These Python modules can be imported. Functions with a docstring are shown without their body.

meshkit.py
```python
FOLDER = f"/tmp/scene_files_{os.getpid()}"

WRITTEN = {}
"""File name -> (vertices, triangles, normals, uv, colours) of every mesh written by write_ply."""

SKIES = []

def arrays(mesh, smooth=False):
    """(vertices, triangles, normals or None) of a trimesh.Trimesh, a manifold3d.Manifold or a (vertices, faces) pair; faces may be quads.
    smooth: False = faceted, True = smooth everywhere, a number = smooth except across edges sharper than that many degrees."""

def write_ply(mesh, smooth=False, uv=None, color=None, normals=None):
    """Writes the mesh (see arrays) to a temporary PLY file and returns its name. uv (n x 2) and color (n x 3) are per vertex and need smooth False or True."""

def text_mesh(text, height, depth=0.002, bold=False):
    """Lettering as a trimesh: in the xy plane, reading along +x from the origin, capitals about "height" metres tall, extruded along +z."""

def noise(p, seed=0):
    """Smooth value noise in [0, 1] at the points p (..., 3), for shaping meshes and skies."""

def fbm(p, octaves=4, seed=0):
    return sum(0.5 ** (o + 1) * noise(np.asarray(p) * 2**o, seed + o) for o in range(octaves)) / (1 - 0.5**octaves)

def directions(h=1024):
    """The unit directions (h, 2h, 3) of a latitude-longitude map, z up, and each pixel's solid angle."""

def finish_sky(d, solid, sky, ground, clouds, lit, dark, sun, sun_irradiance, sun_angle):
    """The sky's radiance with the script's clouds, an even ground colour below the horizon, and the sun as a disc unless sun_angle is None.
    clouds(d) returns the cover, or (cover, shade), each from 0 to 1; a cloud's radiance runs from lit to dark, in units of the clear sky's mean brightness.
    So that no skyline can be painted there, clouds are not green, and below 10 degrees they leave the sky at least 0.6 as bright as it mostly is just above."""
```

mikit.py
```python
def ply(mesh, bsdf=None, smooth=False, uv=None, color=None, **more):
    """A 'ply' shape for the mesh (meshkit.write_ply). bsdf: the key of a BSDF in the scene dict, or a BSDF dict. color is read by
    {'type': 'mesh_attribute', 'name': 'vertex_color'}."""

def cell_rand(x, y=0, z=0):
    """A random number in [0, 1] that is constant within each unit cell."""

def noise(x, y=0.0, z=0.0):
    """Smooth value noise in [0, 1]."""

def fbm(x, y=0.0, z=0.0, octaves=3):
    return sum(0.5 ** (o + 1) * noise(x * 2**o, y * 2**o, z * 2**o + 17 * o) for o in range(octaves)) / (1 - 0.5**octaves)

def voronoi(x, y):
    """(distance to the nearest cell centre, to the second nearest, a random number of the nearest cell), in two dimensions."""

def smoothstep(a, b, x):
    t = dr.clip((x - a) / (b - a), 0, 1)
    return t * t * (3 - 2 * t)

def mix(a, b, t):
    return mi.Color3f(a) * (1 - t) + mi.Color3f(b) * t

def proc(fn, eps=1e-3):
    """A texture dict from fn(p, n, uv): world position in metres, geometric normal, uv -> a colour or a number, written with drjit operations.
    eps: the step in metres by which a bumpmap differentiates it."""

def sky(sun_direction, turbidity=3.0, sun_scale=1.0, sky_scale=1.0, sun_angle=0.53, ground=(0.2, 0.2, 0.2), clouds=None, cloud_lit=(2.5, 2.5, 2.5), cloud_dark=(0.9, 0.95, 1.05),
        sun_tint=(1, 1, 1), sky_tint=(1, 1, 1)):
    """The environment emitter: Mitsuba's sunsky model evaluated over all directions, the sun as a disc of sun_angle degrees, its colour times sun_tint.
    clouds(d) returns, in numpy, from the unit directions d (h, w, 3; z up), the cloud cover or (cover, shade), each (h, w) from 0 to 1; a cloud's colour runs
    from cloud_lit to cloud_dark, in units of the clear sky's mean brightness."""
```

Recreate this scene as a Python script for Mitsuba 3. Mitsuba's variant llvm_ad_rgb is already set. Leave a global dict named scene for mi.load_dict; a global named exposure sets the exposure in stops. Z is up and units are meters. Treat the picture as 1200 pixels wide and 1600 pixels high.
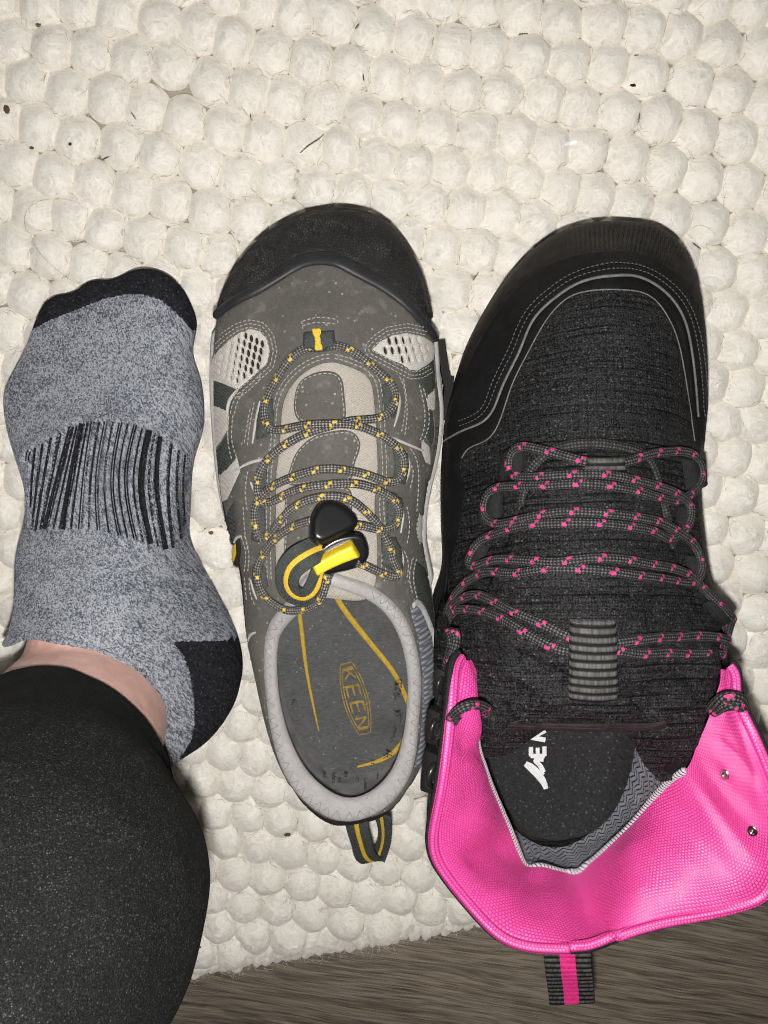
import math, random
import numpy as np, trimesh, shapely
from shapely.geometry import Polygon, Point, LineString
from shapely import affinity
from scipy.spatial import Delaunay, cKDTree
from scipy.interpolate import CubicSpline, PchipInterpolator
import drjit as dr, mitsuba as mi, mikit, meshkit
from mikit import proc, noise as tn, fbm as tfbm, cell_rand, smoothstep, mix, voronoi

T = mi.ScalarTransform4f
rng = np.random.default_rng(7)
random.seed(7)
scene, labels = {}, {}

# ------------------------------------------------------------------ camera and light
CAM_H, FPX, TILT = 0.45, 1417.0, math.radians(12.0)
CAM = np.array([0.0, 0.0, CAM_H])
FWD = np.array([0.0, -math.sin(TILT), -math.cos(TILT)])
UPV = np.array([0.0, math.cos(TILT), -math.sin(TILT)])
scene['camera'] = {'type': 'perspective', 'fov': 2 * math.degrees(math.atan(800 / FPX)), 'fov_axis': 'y',
                   'near_clip': 0.01, 'far_clip': 20.0,
                   'to_world': T().look_at(origin=CAM.tolist(), target=(CAM + FWD).tolist(), up=UPV.tolist())}
exposure = 0.0
# the phone's flash: a small lamp a couple of centimetres from the lens, on the photographer's side
flash = CAM + np.array([-0.001, -0.026, 0.003])
scene['flash_lamp'] = {'type': 'sphere', 'center': flash.tolist(), 'radius': 0.0055,
                       'emitter': {'type': 'area', 'radiance': {'type': 'rgb', 'value': [8500, 8300, 7950]}}}
labels['flash_lamp'] = {'label': 'small white flash lamp beside the camera lens, outside the picture', 'category': 'lamp'}
# unseen dim panel added overhead to give the room's ambient light
scene['ambient_panel'] = {'type': 'rectangle', 'to_world': T().translate([0.2, 0.5, 2.3]).rotate([1, 0, 0], 180).scale([0.9, 0.9, 1]),
                         'emitter': {'type': 'area', 'radiance': {'type': 'rgb', 'value': [0.34, 0.32, 0.29]}}}
labels['ambient_panel'] = {'label': 'dim square panel added overhead as room ambient light, outside the picture', 'category': 'lamp'}


# ------------------------------------------------------------------ helpers
def at(px, py, z):
    """The point at height z that is seen at (px, py) of the 1200 x 1600 photograph."""
    u, v = (np.asarray(px, float) - 600) / FPX, (800 - np.asarray(py, float)) / FPX
    d = FWD + u[..., None] * np.array([1.0, 0, 0]) + v[..., None] * UPV
    t = (np.asarray(z, float) - CAM_H) / d[..., 2]
    return CAM + d * t[..., None]


def rays(px):
    px = np.asarray(px, float)
    d = FWD + ((px[:, 0] - 600) / FPX)[:, None] * np.array([1.0, 0, 0]) + ((800 - px[:, 1]) / FPX)[:, None] * UPV
    return d / np.linalg.norm(d, axis=1, keepdims=True)


def pix(P):
    q = np.asarray(P) - CAM
    w = q @ FWD
    return np.stack([600 + FPX * q[..., 0] / w, 800 - FPX * (q @ UPV) / w], -1)


def tag(key, label=None, cat=None, group=None, kind=None):
    d = labels.setdefault(key, {})
    for k, v in (('label', label), ('category', cat), ('group', group), ('kind', kind)):
        if v:
            d[k] = v


def put(key, mesh, bsdf, smooth=40, **kw):
    """One entry of the scene; a key that is taken gets the next number."""
    if key in scene:
        n = 1
        while f'{key}_{n:03d}' in scene:
            n += 1
        key = f'{key}_{n:03d}'
    scene[key] = mikit.ply(mesh, bsdf, smooth, **kw)
    return key


def mat(name, color, rough=0.6, spec=0.5, bump=None, scale=1.0, eps=2e-4, two=True, **kw):
    col = proc(color, eps) if callable(color) else {'type': 'rgb', 'value': list(color)}
    b = {'type': 'principled', 'base_color': col, 'roughness': rough, 'specular': spec, **kw}
    if bump is not None:
        b = {'type': 'bumpmap', 'arbitrary': proc(bump, eps), 'scale': scale, 'bsdf': b}
    scene[name] = {'type': 'twosided', 'bsdf': b} if two else b
    return name


def unit(v):
    v = np.asarray(v, float)
    return v / np.maximum(np.linalg.norm(v, axis=-1, keepdims=True), 1e-12)


def spline(pts, step=None, n=None, closed=False):
    """A smooth curve through the points, evenly sampled."""
    p = np.asarray(pts, float)
    if closed:
        p = np.vstack([p, p[:1]])
    d = np.r_[0, np.cumsum(np.maximum(np.linalg.norm(np.diff(p, axis=0), axis=1), 1e-9) ** 0.6)]
    cs = CubicSpline(d, p, bc_type='periodic' if closed else 'natural')
    q = cs(np.linspace(0, d[-1], 40 * len(p)))
    L = np.r_[0, np.cumsum(np.linalg.norm(np.diff(q, axis=0), axis=1))]
    n = n or max(3, int(L[-1] / step) + 1)
    s = np.linspace(0, L[-1], n + 1)[:-1] if closed else np.linspace(0, L[-1], n)
    return np.stack([np.interp(s, L, q[:, k]) for k in range(p.shape[1])], 1)


def vnormals(v, f):
    n = np.zeros_like(v)
    fn = np.cross(v[f[:, 1]] - v[f[:, 0]], v[f[:, 2]] - v[f[:, 0]])
    for k in range(3):
        np.add.at(n, f[:, k], fn)
    return unit(n)


class Hitter:
    """Points and smooth normals of a surface, by rays (from the camera unless given)."""
    def __init__(self, meshes):
        vs, fs, k = [], [], 0
        for v, f in meshes:
            vs.append(np.asarray(v, float)); fs.append(np.asarray(f, int) + k); k += len(v)
        self.v, self.f = np.vstack(vs), np.vstack(fs)
        self.n = vnormals(self.v, self.f)
        self.m = trimesh.Trimesh(self.v * 100, self.f, process=False)
        self.r = trimesh.ray.ray_pyembree.RayMeshIntersector(self.m)

    def __call__(self, px):
        return self.cast(np.repeat(CAM[None], len(px), 0), rays(px))

    def cast(self, o, d):
        tri = np.full(len(d), -1)
        tid, rid = self.r.intersects_id(o * 100, d, multiple_hits=False)[:2]
        tri[rid] = tid
        P, N, ok = np.zeros((len(d), 3)), np.zeros((len(d), 3)), tri >= 0
        a, b, c = (self.v[self.f[tri[ok], k]] for k in range(3))
        fn = np.cross(b - a, c - a)
        t = ((a - o[ok]) * fn).sum(1) / (d[ok] * fn).sum(1)
        p = o[ok] + d[ok] * t[:, None]
        bar = np.clip(trimesh.triangles.points_to_barycentric(np.stack([a, b, c], 1) * 100, p * 100), 0, 1)
        nn = sum(bar[:, k:k + 1] * self.n[self.f[tri[ok], k]] for k in range(3))
        P[ok], N[ok] = p, unit(nn)
        N[(N * d).sum(1) > 0] *= -1
        if not ok.all() and ok.any():                       # beside the surface: the nearest point of it
            near = cKDTree(d[ok]).query(d[~ok])[1]
            P[~ok], N[~ok] = P[ok][near], N[ok][near]
        return P, N


def fill(poly, step, edge=None):
    """Points and triangles of a plan outline, evenly filled."""
    edge = edge or step
    if hasattr(poly, 'geoms'):
        out = [fill(g, step, edge) for g in poly.geoms]
        k, V, F, B = 0, [], [], []
        for v, f, b in out:
            V.append(v); F.append(f + k); B += [r + k for r in b]; k += len(v)
        return np.vstack(V), np.vstack(F), B
    loops, bpts, rings, k = [poly.exterior, *poly.interiors], [], [], 0
    for lp in loops:
        n = max(6, int(lp.length / edge))
        q = np.array([lp.interpolate(i / n, normalized=True).coords[0] for i in range(n)])
        bpts.append(q); rings.append(np.arange(k, k + n)); k += n
    x0, y0, x1, y1 = poly.bounds
    gx, gy = np.meshgrid(np.arange(x0, x1 + step, step), np.arange(y0, y1 + step, step * 0.866))
    gx = gx + (np.arange(gx.shape[0]) % 2)[:, None] * step / 2
    g = np.stack([gx.ravel(), gy.ravel()], 1)
    inner = poly.buffer(-0.55 * edge)
    g = g[shapely.contains_xy(inner, g[:, 0], g[:, 1])] if not inner.is_empty else g[:0]
    v = np.vstack(bpts + [g])
    f = Delaunay(v + np.random.default_rng(1).normal(0, 1e-4 * step, v.shape)).simplices
    c = v[f].mean(1)
    e1, e2 = v[f[:, 1]] - v[f[:, 0]], v[f[:, 2]] - v[f[:, 0]]
    area = e1[:, 0] * e2[:, 1] - e1[:, 1] * e2[:, 0]
    keep = shapely.contains_xy(poly, c[:, 0], c[:, 1]) & (np.abs(area) > 1e-6 * step * step)
    f, area = f[keep], area[keep]
    f[area < 0] = f[area < 0][:, ::-1]
    return v, f, rings


def panel(poly, hit, th=0.001, off=0.0, step=5.0, edge=None, soft=2.0, bump=None, base=-0.0008):
    """A sheet of material that lies on a surface: poly in photograph pixels, thickness th with a rounded edge."""
    if not isinstance(poly, (Polygon, shapely.MultiPolygon)):
        poly = Polygon(poly)
    poly = poly.buffer(0)
    v, f, rings = fill(poly, step, edge)
    P, N = hit(v)
    dist = shapely.distance(shapely.points(v), poly.boundary)
    t = np.clip(dist / (soft * (edge or step)), 0, 1)
    h = off + th * (0.35 + 0.65 * np.sqrt(1 - (1 - t) ** 2))
    if bump is not None:
        h = h + bump(v, dist, P) * t
    top = P + N * h[:, None]
    V, F, k = [top], [f[:, ::-1]], len(top)               # pixel y runs down: turn the faces up
    for r in rings:
        low = P[r] + N[r] * (off + base)
        n = len(r)
        i = np.arange(n); j = (i + 1) % n
        V.append(low)
        F.append(np.stack([r[i], r[j], k + j], 1)); F.append(np.stack([r[i], k + j, k + i], 1))
        k += n
    return np.vstack(V), np.vstack(F)


def join(parts):
    V, F, k = [], [], 0
    for v, f in parts:
        v, f = np.asarray(v), np.asarray(f)
        if f.shape[1] == 4:
            f = np.vstack([f[:, [0, 1, 2]], f[:, [0, 2, 3]]])
        V.append(v); F.append(f + k); k += len(v)
    return np.vstack(V), np.vstack(F)


def grid_faces(nu, nv, close_v=False, close_u=False):
    i = np.arange(nu if close_u else nu - 1)
    j = np.arange(nv if close_v else nv - 1)
    I, J = np.meshgrid(i, j, indexing='ij')
    I2, J2 = (I + 1) % nu, (J + 1) % nv
    a, b, c, d = I * nv + J, I2 * nv + J, I2 * nv + J2, I * nv + J2
    return np.vstack([np.stack([a, b, c], -1).reshape(-1, 3), np.stack([a, c, d], -1).reshape(-1, 3)])


def frames(p, normal=None, closed=False):
    t = np.roll(p, -1, 0) - np.roll(p, 1, 0) if closed else np.gradient(p, axis=0)
    t = unit(t)
    if normal is None:
        normal = np.repeat([[0, 0, 1.0]], len(p), 0)
    b = unit(np.cross(t, normal))
    return t, b, unit(np.cross(b, t))


def sweep(p, rx, ry=None, normal=None, sides=10, closed=False, power=2.0, cap=True):
    """A cord or strap along p: half-width rx across, ry along the normal. Returns (v, f, uv) with uv = metres along, 0..1 around."""
    p = np.asarray(p, float)
    ry = rx if ry is None else ry
    t, b, n = frames(p, normal, closed)
    a = np.arange(sides + 1) * 2 * np.pi / sides
    ca, sa = np.cos(a), np.sin(a)
    ca, sa = np.sign(ca) * np.abs(ca) ** (2 / power), np.sign(sa) * np.abs(sa) ** (2 / power)
    rx, ry = (np.broadcast_to(np.asarray(r, float), (len(p),)) for r in (rx, ry))
    v = p[:, None] + (rx[:, None] * ca)[..., None] * b[:, None] + (ry[:, None] * sa)[..., None] * n[:, None]
    L = np.r_[0, np.cumsum(np.linalg.norm(np.diff(p, axis=0), axis=1))]
    uv = np.stack(np.broadcast_arrays(L[:, None], np.linspace(0, 1, sides + 1)[None]), -1)
    f = grid_faces(len(p), sides + 1, close_u=False)
    v, uv = v.reshape(-1, 3), uv.reshape(-1, 2)
    if closed:
        m = sides + 1
        last = np.arange(m) + (len(p) - 1) * m
        v = np.vstack([v, v[:m]]); k = len(v) - m
        uv = np.vstack([uv, np.stack([np.full(m, L[-1] + np.linalg.norm(p[0] - p[-1])), np.linspace(0, 1, m)], 1)])
        f = grid_faces(len(p) + 1, m)
    elif cap:
        for e, o in ((0, 1), (len(p) - 1, -1)):
            k = len(v)
            v = np.vstack([v, p[e]]); uv = np.vstack([uv, uv[e * (sides + 1)]])
            i = e * (sides + 1) + np.arange(sides)
            f = np.vstack([f, np.stack([i, i + 1, np.full(sides, k)], 1)[:, ::o]])
    return v, f, uv


def stitches(path, nrm, pitch=0.0022, length=0.0016, r=0.00028, lift=0.0002, cross=0.0):
    """A row of thread stitches along a path of surface points."""
    L = np.r_[0, np.cumsum(np.linalg.norm(np.diff(path, axis=0), axis=1))]
    s = np.arange(pitch / 2, L[-1], pitch)
    g = lambda x, a: np.stack([np.interp(x, L, a[:, k]) for k in range(3)], 1)
    c, n = g(s, path), unit(g(s, nrm))
    t = unit(g(s + 5e-4, path) - g(s - 5e-4, path))
    b = np.cross(n, t)
    t = unit(t + cross * b); b = np.cross(n, t)
    c = c + n * lift
    a = np.arange(5) * 2 * np.pi / 5
    rings = []
    for x, q, h in ((-0.5, 0.35, -0.25), (-0.28, 0.9, 0.15), (0, 1, 0.3), (0.28, 0.9, 0.15), (0.5, 0.35, -0.25)):
        rings.append(c[:, None] + (t * x * length + n * h * r)[:, None] + r * q * (np.cos(a)[None, :, None] * b[:, None] + np.sin(a)[None, :, None] * n[:, None]))
    v = np.stack(rings, 1)
    f0 = grid_faces(5, 5, close_v=True)
    f = (f0[None] + (np.arange(len(c)) * 25)[:, None, None]).reshape(-1, 3)
    return v.reshape(-1, 3), f


def loft(rows):
    v = np.asarray(rows)
    return v.reshape(-1, 3), grid_faces(v.shape[0], v.shape[1])


def interp(x, xs, ys):
    return PchipInterpolator(xs, ys)(x)


def mesh3(v, f):
    return trimesh.Trimesh(v, f, process=False)

# ------------------------------------------------------------------ the floor and the rug
RUG_Z = -0.007            # the floor lies this far and a little more below the tops of the wool balls (z = 0)
FLOOR_Z = -0.015


def wood_col(p, n, uv):
    a = math.radians(-11)
    s, t = p.x * math.cos(a) + p.y * math.sin(a), -p.x * math.sin(a) + p.y * math.cos(a)
    w = tfbm(s * 9, t * 22, 1.0, 3)
    g1 = tfbm(s * 26 + w * 1.0, t * 480 + w * 14, 3.0, 4)
    g2 = tfbm(s * 70 + w * 3, t * 1900 + w * 14, 7.0, 2)
    pore = smoothstep(0.62, 0.80, tfbm(s * 45, t * 1100 + w * 12, 11.0, 2))
    c = mix((0.105, 0.086, 0.067), (0.245, 0.205, 0.163), smoothstep(0.28, 0.72, g1 * 0.5 + g2 * 0.5))
    c = c * (0.75 + 0.5 * tfbm(s * 5, t * 14, 2.0, 2))
    return c * (1 - 0.4 * pore)


def wood_h(p, n, uv):
    a = math.radians(-11)
    s, t = p.x * math.cos(a) + p.y * math.sin(a), -p.x * math.sin(a) + p.y * math.cos(a)
    w = tfbm(s * 9, t * 22, 1.0, 3)
    return tfbm(s * 30, t * 900 + w * 12, 11.0, 3)


mat('m_wood', wood_col, 0.45, 0.35, wood_h, 0.00012)
mat('m_subfloor', (0.03, 0.027, 0.024), 0.9, 0.1)


def plank(x0, x1, y0, y1):
    """A laminate plank in its own frame (length along s), with eased edges."""
    e = 0.0015
    b = trimesh.creation.box([x1 - x0, y1 - y0, 0.008])
    top = b.vertices[:, 2] > 0
    v, f = [], []
    h = 0.004
    for q, z in ((0, -h), (0, h - e), (e * 0.4, h - e * 0.3), (e, h)):
        v += [[x0 + q, y0 + q, z], [x1 - q, y0 + q, z], [x1 - q, y1 - q, z], [x0 + q, y1 - q, z]]
    for k in range(3):
        for i in range(4):
            j = (i + 1) % 4
            f += [[4 * k + i, 4 * k + j, 4 * k + 4 + j], [4 * k + i, 4 * k + 4 + j, 4 * k + 4 + i]]
    f += [[12, 13, 14], [12, 14, 15]]
    return np.array(v), np.array(f)


joint = at(np.array([330.0]), np.array([1577.0]), FLOOR_Z)[0]
ang = math.radians(-11)
Rz = np.array([[math.cos(ang), -math.sin(ang), 0], [math.sin(ang), math.cos(ang), 0], [0, 0, 1]])
W_PL = 0.19
v, f = plank(-1.0, 1.0, -1.6, 1.6)
scene['floor'] = mikit.ply((v * [1, 1, 0.2] + [0, 0, FLOOR_Z - 0.0095], f), 'm_subfloor', False)
tag('floor', kind='structure')
for i in range(-1, 5):
    for x0, x1 in ((-1.1, -0.36 + 0.31 * (i % 2)), (-0.36 + 0.31 * (i % 2), 1.0)):
        if i == 0 and x0 < -1:
            x1 = 0.55
        if i == 0 and x0 > -1:
            x0 = 0.55
        v, f = plank(x0 + 0.0007, x1 - 0.0007, (i - 1) * W_PL + 0.0007, i * W_PL - 0.0007)
        put('floor__plank', (v @ Rz.T + [joint[0], joint[1], FLOOR_Z - 0.004], f), 'm_wood', 30)


def wisps(p, k, seed):
    """Matted fibres: streaks of noise laid in several directions."""
    w = tn(p.x * 130 + seed, p.y * 130, p.z * 130)
    best = mi.Float(0)
    for i, a in enumerate((0.3, 1.25, 2.3)):
        ca, sa = math.cos(a + seed), math.sin(a + seed)
        x, y = p.x * ca + p.y * sa, -p.x * sa + p.y * ca
        best = dr.maximum(best, tn(x * 260 + w * 4, y * k + w * 14 + p.z * 700, 7.0 * i + seed))
    return best


def wool_col(p, n, uv):
    t = tfbm(p.x * 80, p.y * 80, p.z * 80, 3)
    fib = wisps(p, 1700.0, 1.0)
    dirt = smoothstep(0.58, 0.80, tfbm(p.x * 190 + 9, p.y * 190, p.z * 190, 3))
    c = mix((0.655, 0.625, 0.568), (0.80, 0.77, 0.715), smoothstep(0.25, 0.95, 0.35 * t + 0.65 * fib))
    return c * (1 - 0.13 * dirt)


def wool_h(p, n, uv):
    return 0.65 * wisps(p, 1500.0, 1.0) + 0.35 * tfbm(p.x * 420, p.y * 520, p.z * 600, 3)


mat('m_wool', wool_col, 0.95, 0.1, wool_h, 0.0009, sheen=0.3)
mat('m_fibre', (0.78, 0.75, 0.70), 0.8, 0.2)
mat('m_backing', (0.36, 0.31, 0.25), 0.95, 0.1)

# the rug's front edge, then balls on a leaning lattice threaded in rows
E0, E1 = at(np.array([252.0, 778.0]), np.array([1540.0, 1446.0]), RUG_Z)
ed = unit(E1 - E0); en = np.array([-ed[1], ed[0], 0])     # along the edge, into the rug
SX, SY = 0.0184, 0.0186
ra = math.radians(-10.5)
rx, ry = np.array([math.cos(ra), math.sin(ra)]), np.array([-math.sin(ra), math.cos(ra)])
cent = []
for j in range(-26, 16):
    for i in range(-22, 23):
        q = rx * (i + 0.5 * (j % 2)) * SX + ry * j * SY + rng.normal(0, 0.0013, 2) + 0.0022 * np.array([math.sin(j * 0.7 + i * 0.33), math.cos(i * 0.5 - j * 0.4)])
        d = (np.r_[q, 0] - E0) @ en
        if d > 0.0145 and -0.27 < q[0] < 0.27 and q[1] < 0.235:
            cent.append(q)
cent = np.array(cent)
for _ in range(3):                                          # evened out a little, like beads packed on threads
    d6, i6 = cKDTree(cent).query(cent, 7)
    cent = cent + 0.30 * np.clip((cent[:, None] - cent[i6[:, 1:]]) / d6[:, 1:, None] * (0.0184 - d6[:, 1:, None]), -0.003, 0.003).mean(1)
tri_ = Delaunay(cent)
for abc in cent[tri_.simplices]:                            # a smaller ball where a hole is left
    A = 2 * (abc[1:] - abc[0])
    try:
        o_ = np.linalg.solve(A, (abc[1:] ** 2).sum(1) - (abc[0] ** 2).sum())
    except np.linalg.LinAlgError:
        continue
    R_ = np.linalg.norm(o_ - abc[0])
    if 0.0138 < R_ < 0.03 and abs(o_[0]) < 0.265 and o_[1] < 0.23 and (np.r_[o_, 0] - E0) @ en > 0.0125 and np.linalg.norm(cent - o_, axis=1).min() > 0.0130:
        cent = np.vstack([cent, o_])
tree = cKDTree(cent)
NR, NA = 14, 36
th = np.arange(NA) * 2 * np.pi / NA
dirs = np.stack([np.cos(th), np.sin(th)], 1)
rho = np.sin(np.linspace(0, np.pi / 2, NR))[1:]
sz = 0.529 + np.clip(rng.normal(0, 0.012, len(cent)), -0.02, 0.03)
balls = []
for k, c in enumerate(cent):
    nb = cent[tree.query(c, 9)[1][1:]] - c
    dist = np.linalg.norm(nb, axis=1)
    cosn = dirs @ (nb / dist[:, None]).T
    lim = np.where(cosn > 0.05, dist * sz[k] / np.maximum(cosn, 0.05), 9)
    lim = np.minimum(lim, 0.0150)
    r = 1.125 * (lim ** -7.0).sum(1) ** (-1 / 7)
    r = 0.25 * np.roll(r, 1) + 0.5 * r + 0.25 * np.roll(r, -1)
    h = 0.0089 + rng.normal(0, 0.0007)
    lean = np.array([0.0010, -0.0016]) + rng.normal(0, 0.0006, 2)
    v = [[c[0] + lean[0] * 1.0, c[1] + lean[1] * 1.0, h]]
    for q in rho:
        z = h * max(0.0, 1 - q ** 2.3) ** 0.66
        xy = c + dirs * (r * q * 1.0)[:, None] + lean * (z / h)
        v += np.c_[xy, np.full(NA, z)].tolist()
    v += np.c_[c + dirs * (r * 0.8)[:, None], np.full(NA, -0.005)].tolist()
    v = np.array(v)
    out = unit(v - [c[0], c[1], -0.004])
    v += out * ((meshkit.fbm(v * 170 + k * 3.1, 3) - 0.5) * 0.0020)[:, None]
    v[:, 2] += RUG_Z - 0.0022
    fan = [[0, 1 + i, 1 + (i + 1) % NA] for i in range(NA)]
    f = np.vstack([np.array(fan), grid_faces(NR, NA, close_v=True) + 1])
    balls.append((v, f))
# what stands on the rug, seen from above: balls that show are parts of their own, the hidden rest is one part
STAND = shapely.union_all([
    Polygon([(55, 510), (100, 462), (190, 433), (250, 428), (303, 510), (314, 633), (290, 817), (372, 1050), (320, 1150), (262, 1190), (325, 1390), (252, 1570), (250, 1600), (-40, 1600), (-40, 1010), (8, 1005), (47, 800), (10, 627)]),
    Polygon([(332, 600), (343, 470), (420, 362), (530, 328), (635, 365), (678, 500), (695, 640), (662, 850), (687, 1040), (667, 1197), (601, 1278), (496, 1281), (422, 1162), (383, 945)]),
    Polygon([(697, 690), (755, 500), (860, 375), (960, 347), (1060, 385), (1098, 560), (1092, 850), (1155, 1020), (1200, 1200), (1200, 1400), (925, 1477), (801, 1470), (677, 1316), (690, 1020), (696, 830)])]).buffer(-14)
FRAME = shapely.box(4, 4, 1196, 1596)
cp = pix(np.c_[cent, np.full(len(cent), RUG_Z + 0.004)])
showing = shapely.contains_xy(FRAME, cp[:, 0], cp[:, 1]) & ~shapely.contains_xy(STAND, cp[:, 0], cp[:, 1])
order = np.argsort(np.where(showing, np.linalg.norm(cp - [600, 700], axis=1), 9e9))
apart = set(order[:min(300, showing.sum())].tolist())
print('balls', len(cent), 'showing', showing.sum())
scene['rug'] = None
pts = np.array([E0 - ed * 0.3, E0 + ed * 0.75])
quad = [E0 - ed * 0.20, E0 + ed * 0.42, [0.268, 0.24, 0], [-0.268, 0.24, 0], [-0.268, E0[1] + 0.01, 0]]
bk = trimesh.creation.extrude_polygon(Polygon([(q[0], q[1]) for q in [E0 - ed * 0.155 + en * 0.004, E0 + ed * 0.40 + en * 0.004, [0.268, 0.235], [-0.268, 0.235]]]).buffer(0), 0.0015)
scene['rug'] = mikit.ply((bk.vertices + [0, 0, FLOOR_Z + 0.0005], bk.faces), 'm_backing', False)
tag('rug', 'thick cream wool rug of knotted felt balls lying on the dark wood floor', 'rug')
for k in sorted(apart):
    put('rug__wool_ball', balls[k], 'm_wool', True)
put('rug__hidden_balls', join([balls[k] for k in range(len(balls)) if k not in apart]), 'm_wool', True)
tag('rug__hidden_balls', kind='stuff')
# the woven front edge: one fat cord of slanting wool twists
twists = []
for k, s in enumerate(np.arange(-0.15, 0.40, 0.0062)):
    m = trimesh.creation.icosphere(3, 1.0)
    v = np.array(m.vertices)
    v = v * [0.0049 + rng.normal(0, 0.0003), 0.0118 + rng.normal(0, 0.0007), 0.0050]
    a = -0.55 + rng.normal(0, 0.12)
    v[:, :2] = v[:, :2] @ np.array([[math.cos(a), math.sin(a)], [-math.sin(a), math.cos(a)]])
    p = E0 + ed * s + en * (0.0098 + rng.normal(0, 0.0004))
    v = v @ np.array([ed, en, [0, 0, 1]]) + [p[0], p[1], FLOOR_Z + 0.0052]
    v += unit(v - [p[0], p[1], FLOOR_Z + 0.004]) * ((meshkit.fbm(v * 300 + k, 3) - 0.5) * 0.0036)[:, None]
    twists.append((v, np.array(m.faces)))
for t in twists:
    put('rug__edge_twist', t, 'm_wool', True)
# loose wool fibres standing off the balls
fv, ff, k0 = [], [], 0
for k in range(len(balls)):
    near = showing[k]
    if not near:
        continue
    v, f = balls[k]
    top = np.arange(1 + NA * (NR - 2))
    nn = vnormals(v, f)
    for i in rng.choice(top, 24):
        p, n = v[i] + rng.normal(0, 0.0004, 3), nn[i]
        t = unit(np.cross(n, rng.normal(0, 1, 3)) * [1, 1, 0.4] + 0.25 * n)
        b = unit(np.cross(n, t))
        L, cur = rng.uniform(0.003, 0.0105), rng.normal(0, 0.45)
        s = np.linspace(0, 1, 6)[:, None]
        c = p + t * s * L + b * (s ** 2 * cur * L) + n * (rng.uniform(0.1, 0.55) * L * np.sin(s * 2.6) * 0.5 + 0.0001)
        w = 0.000040 * (1 - 0.6 * s)
        side = unit(np.cross(t, [0, 0.2, 1.0]))
        fv += [c - side * w, c + side * w]
        q = np.arange(5)
        ff.append(np.vstack([np.stack([k0 + q, k0 + q + 1, k0 + q + 7], 1), np.stack([k0 + q, k0 + q + 7, k0 + q + 6], 1)]))
        k0 += 12
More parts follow.
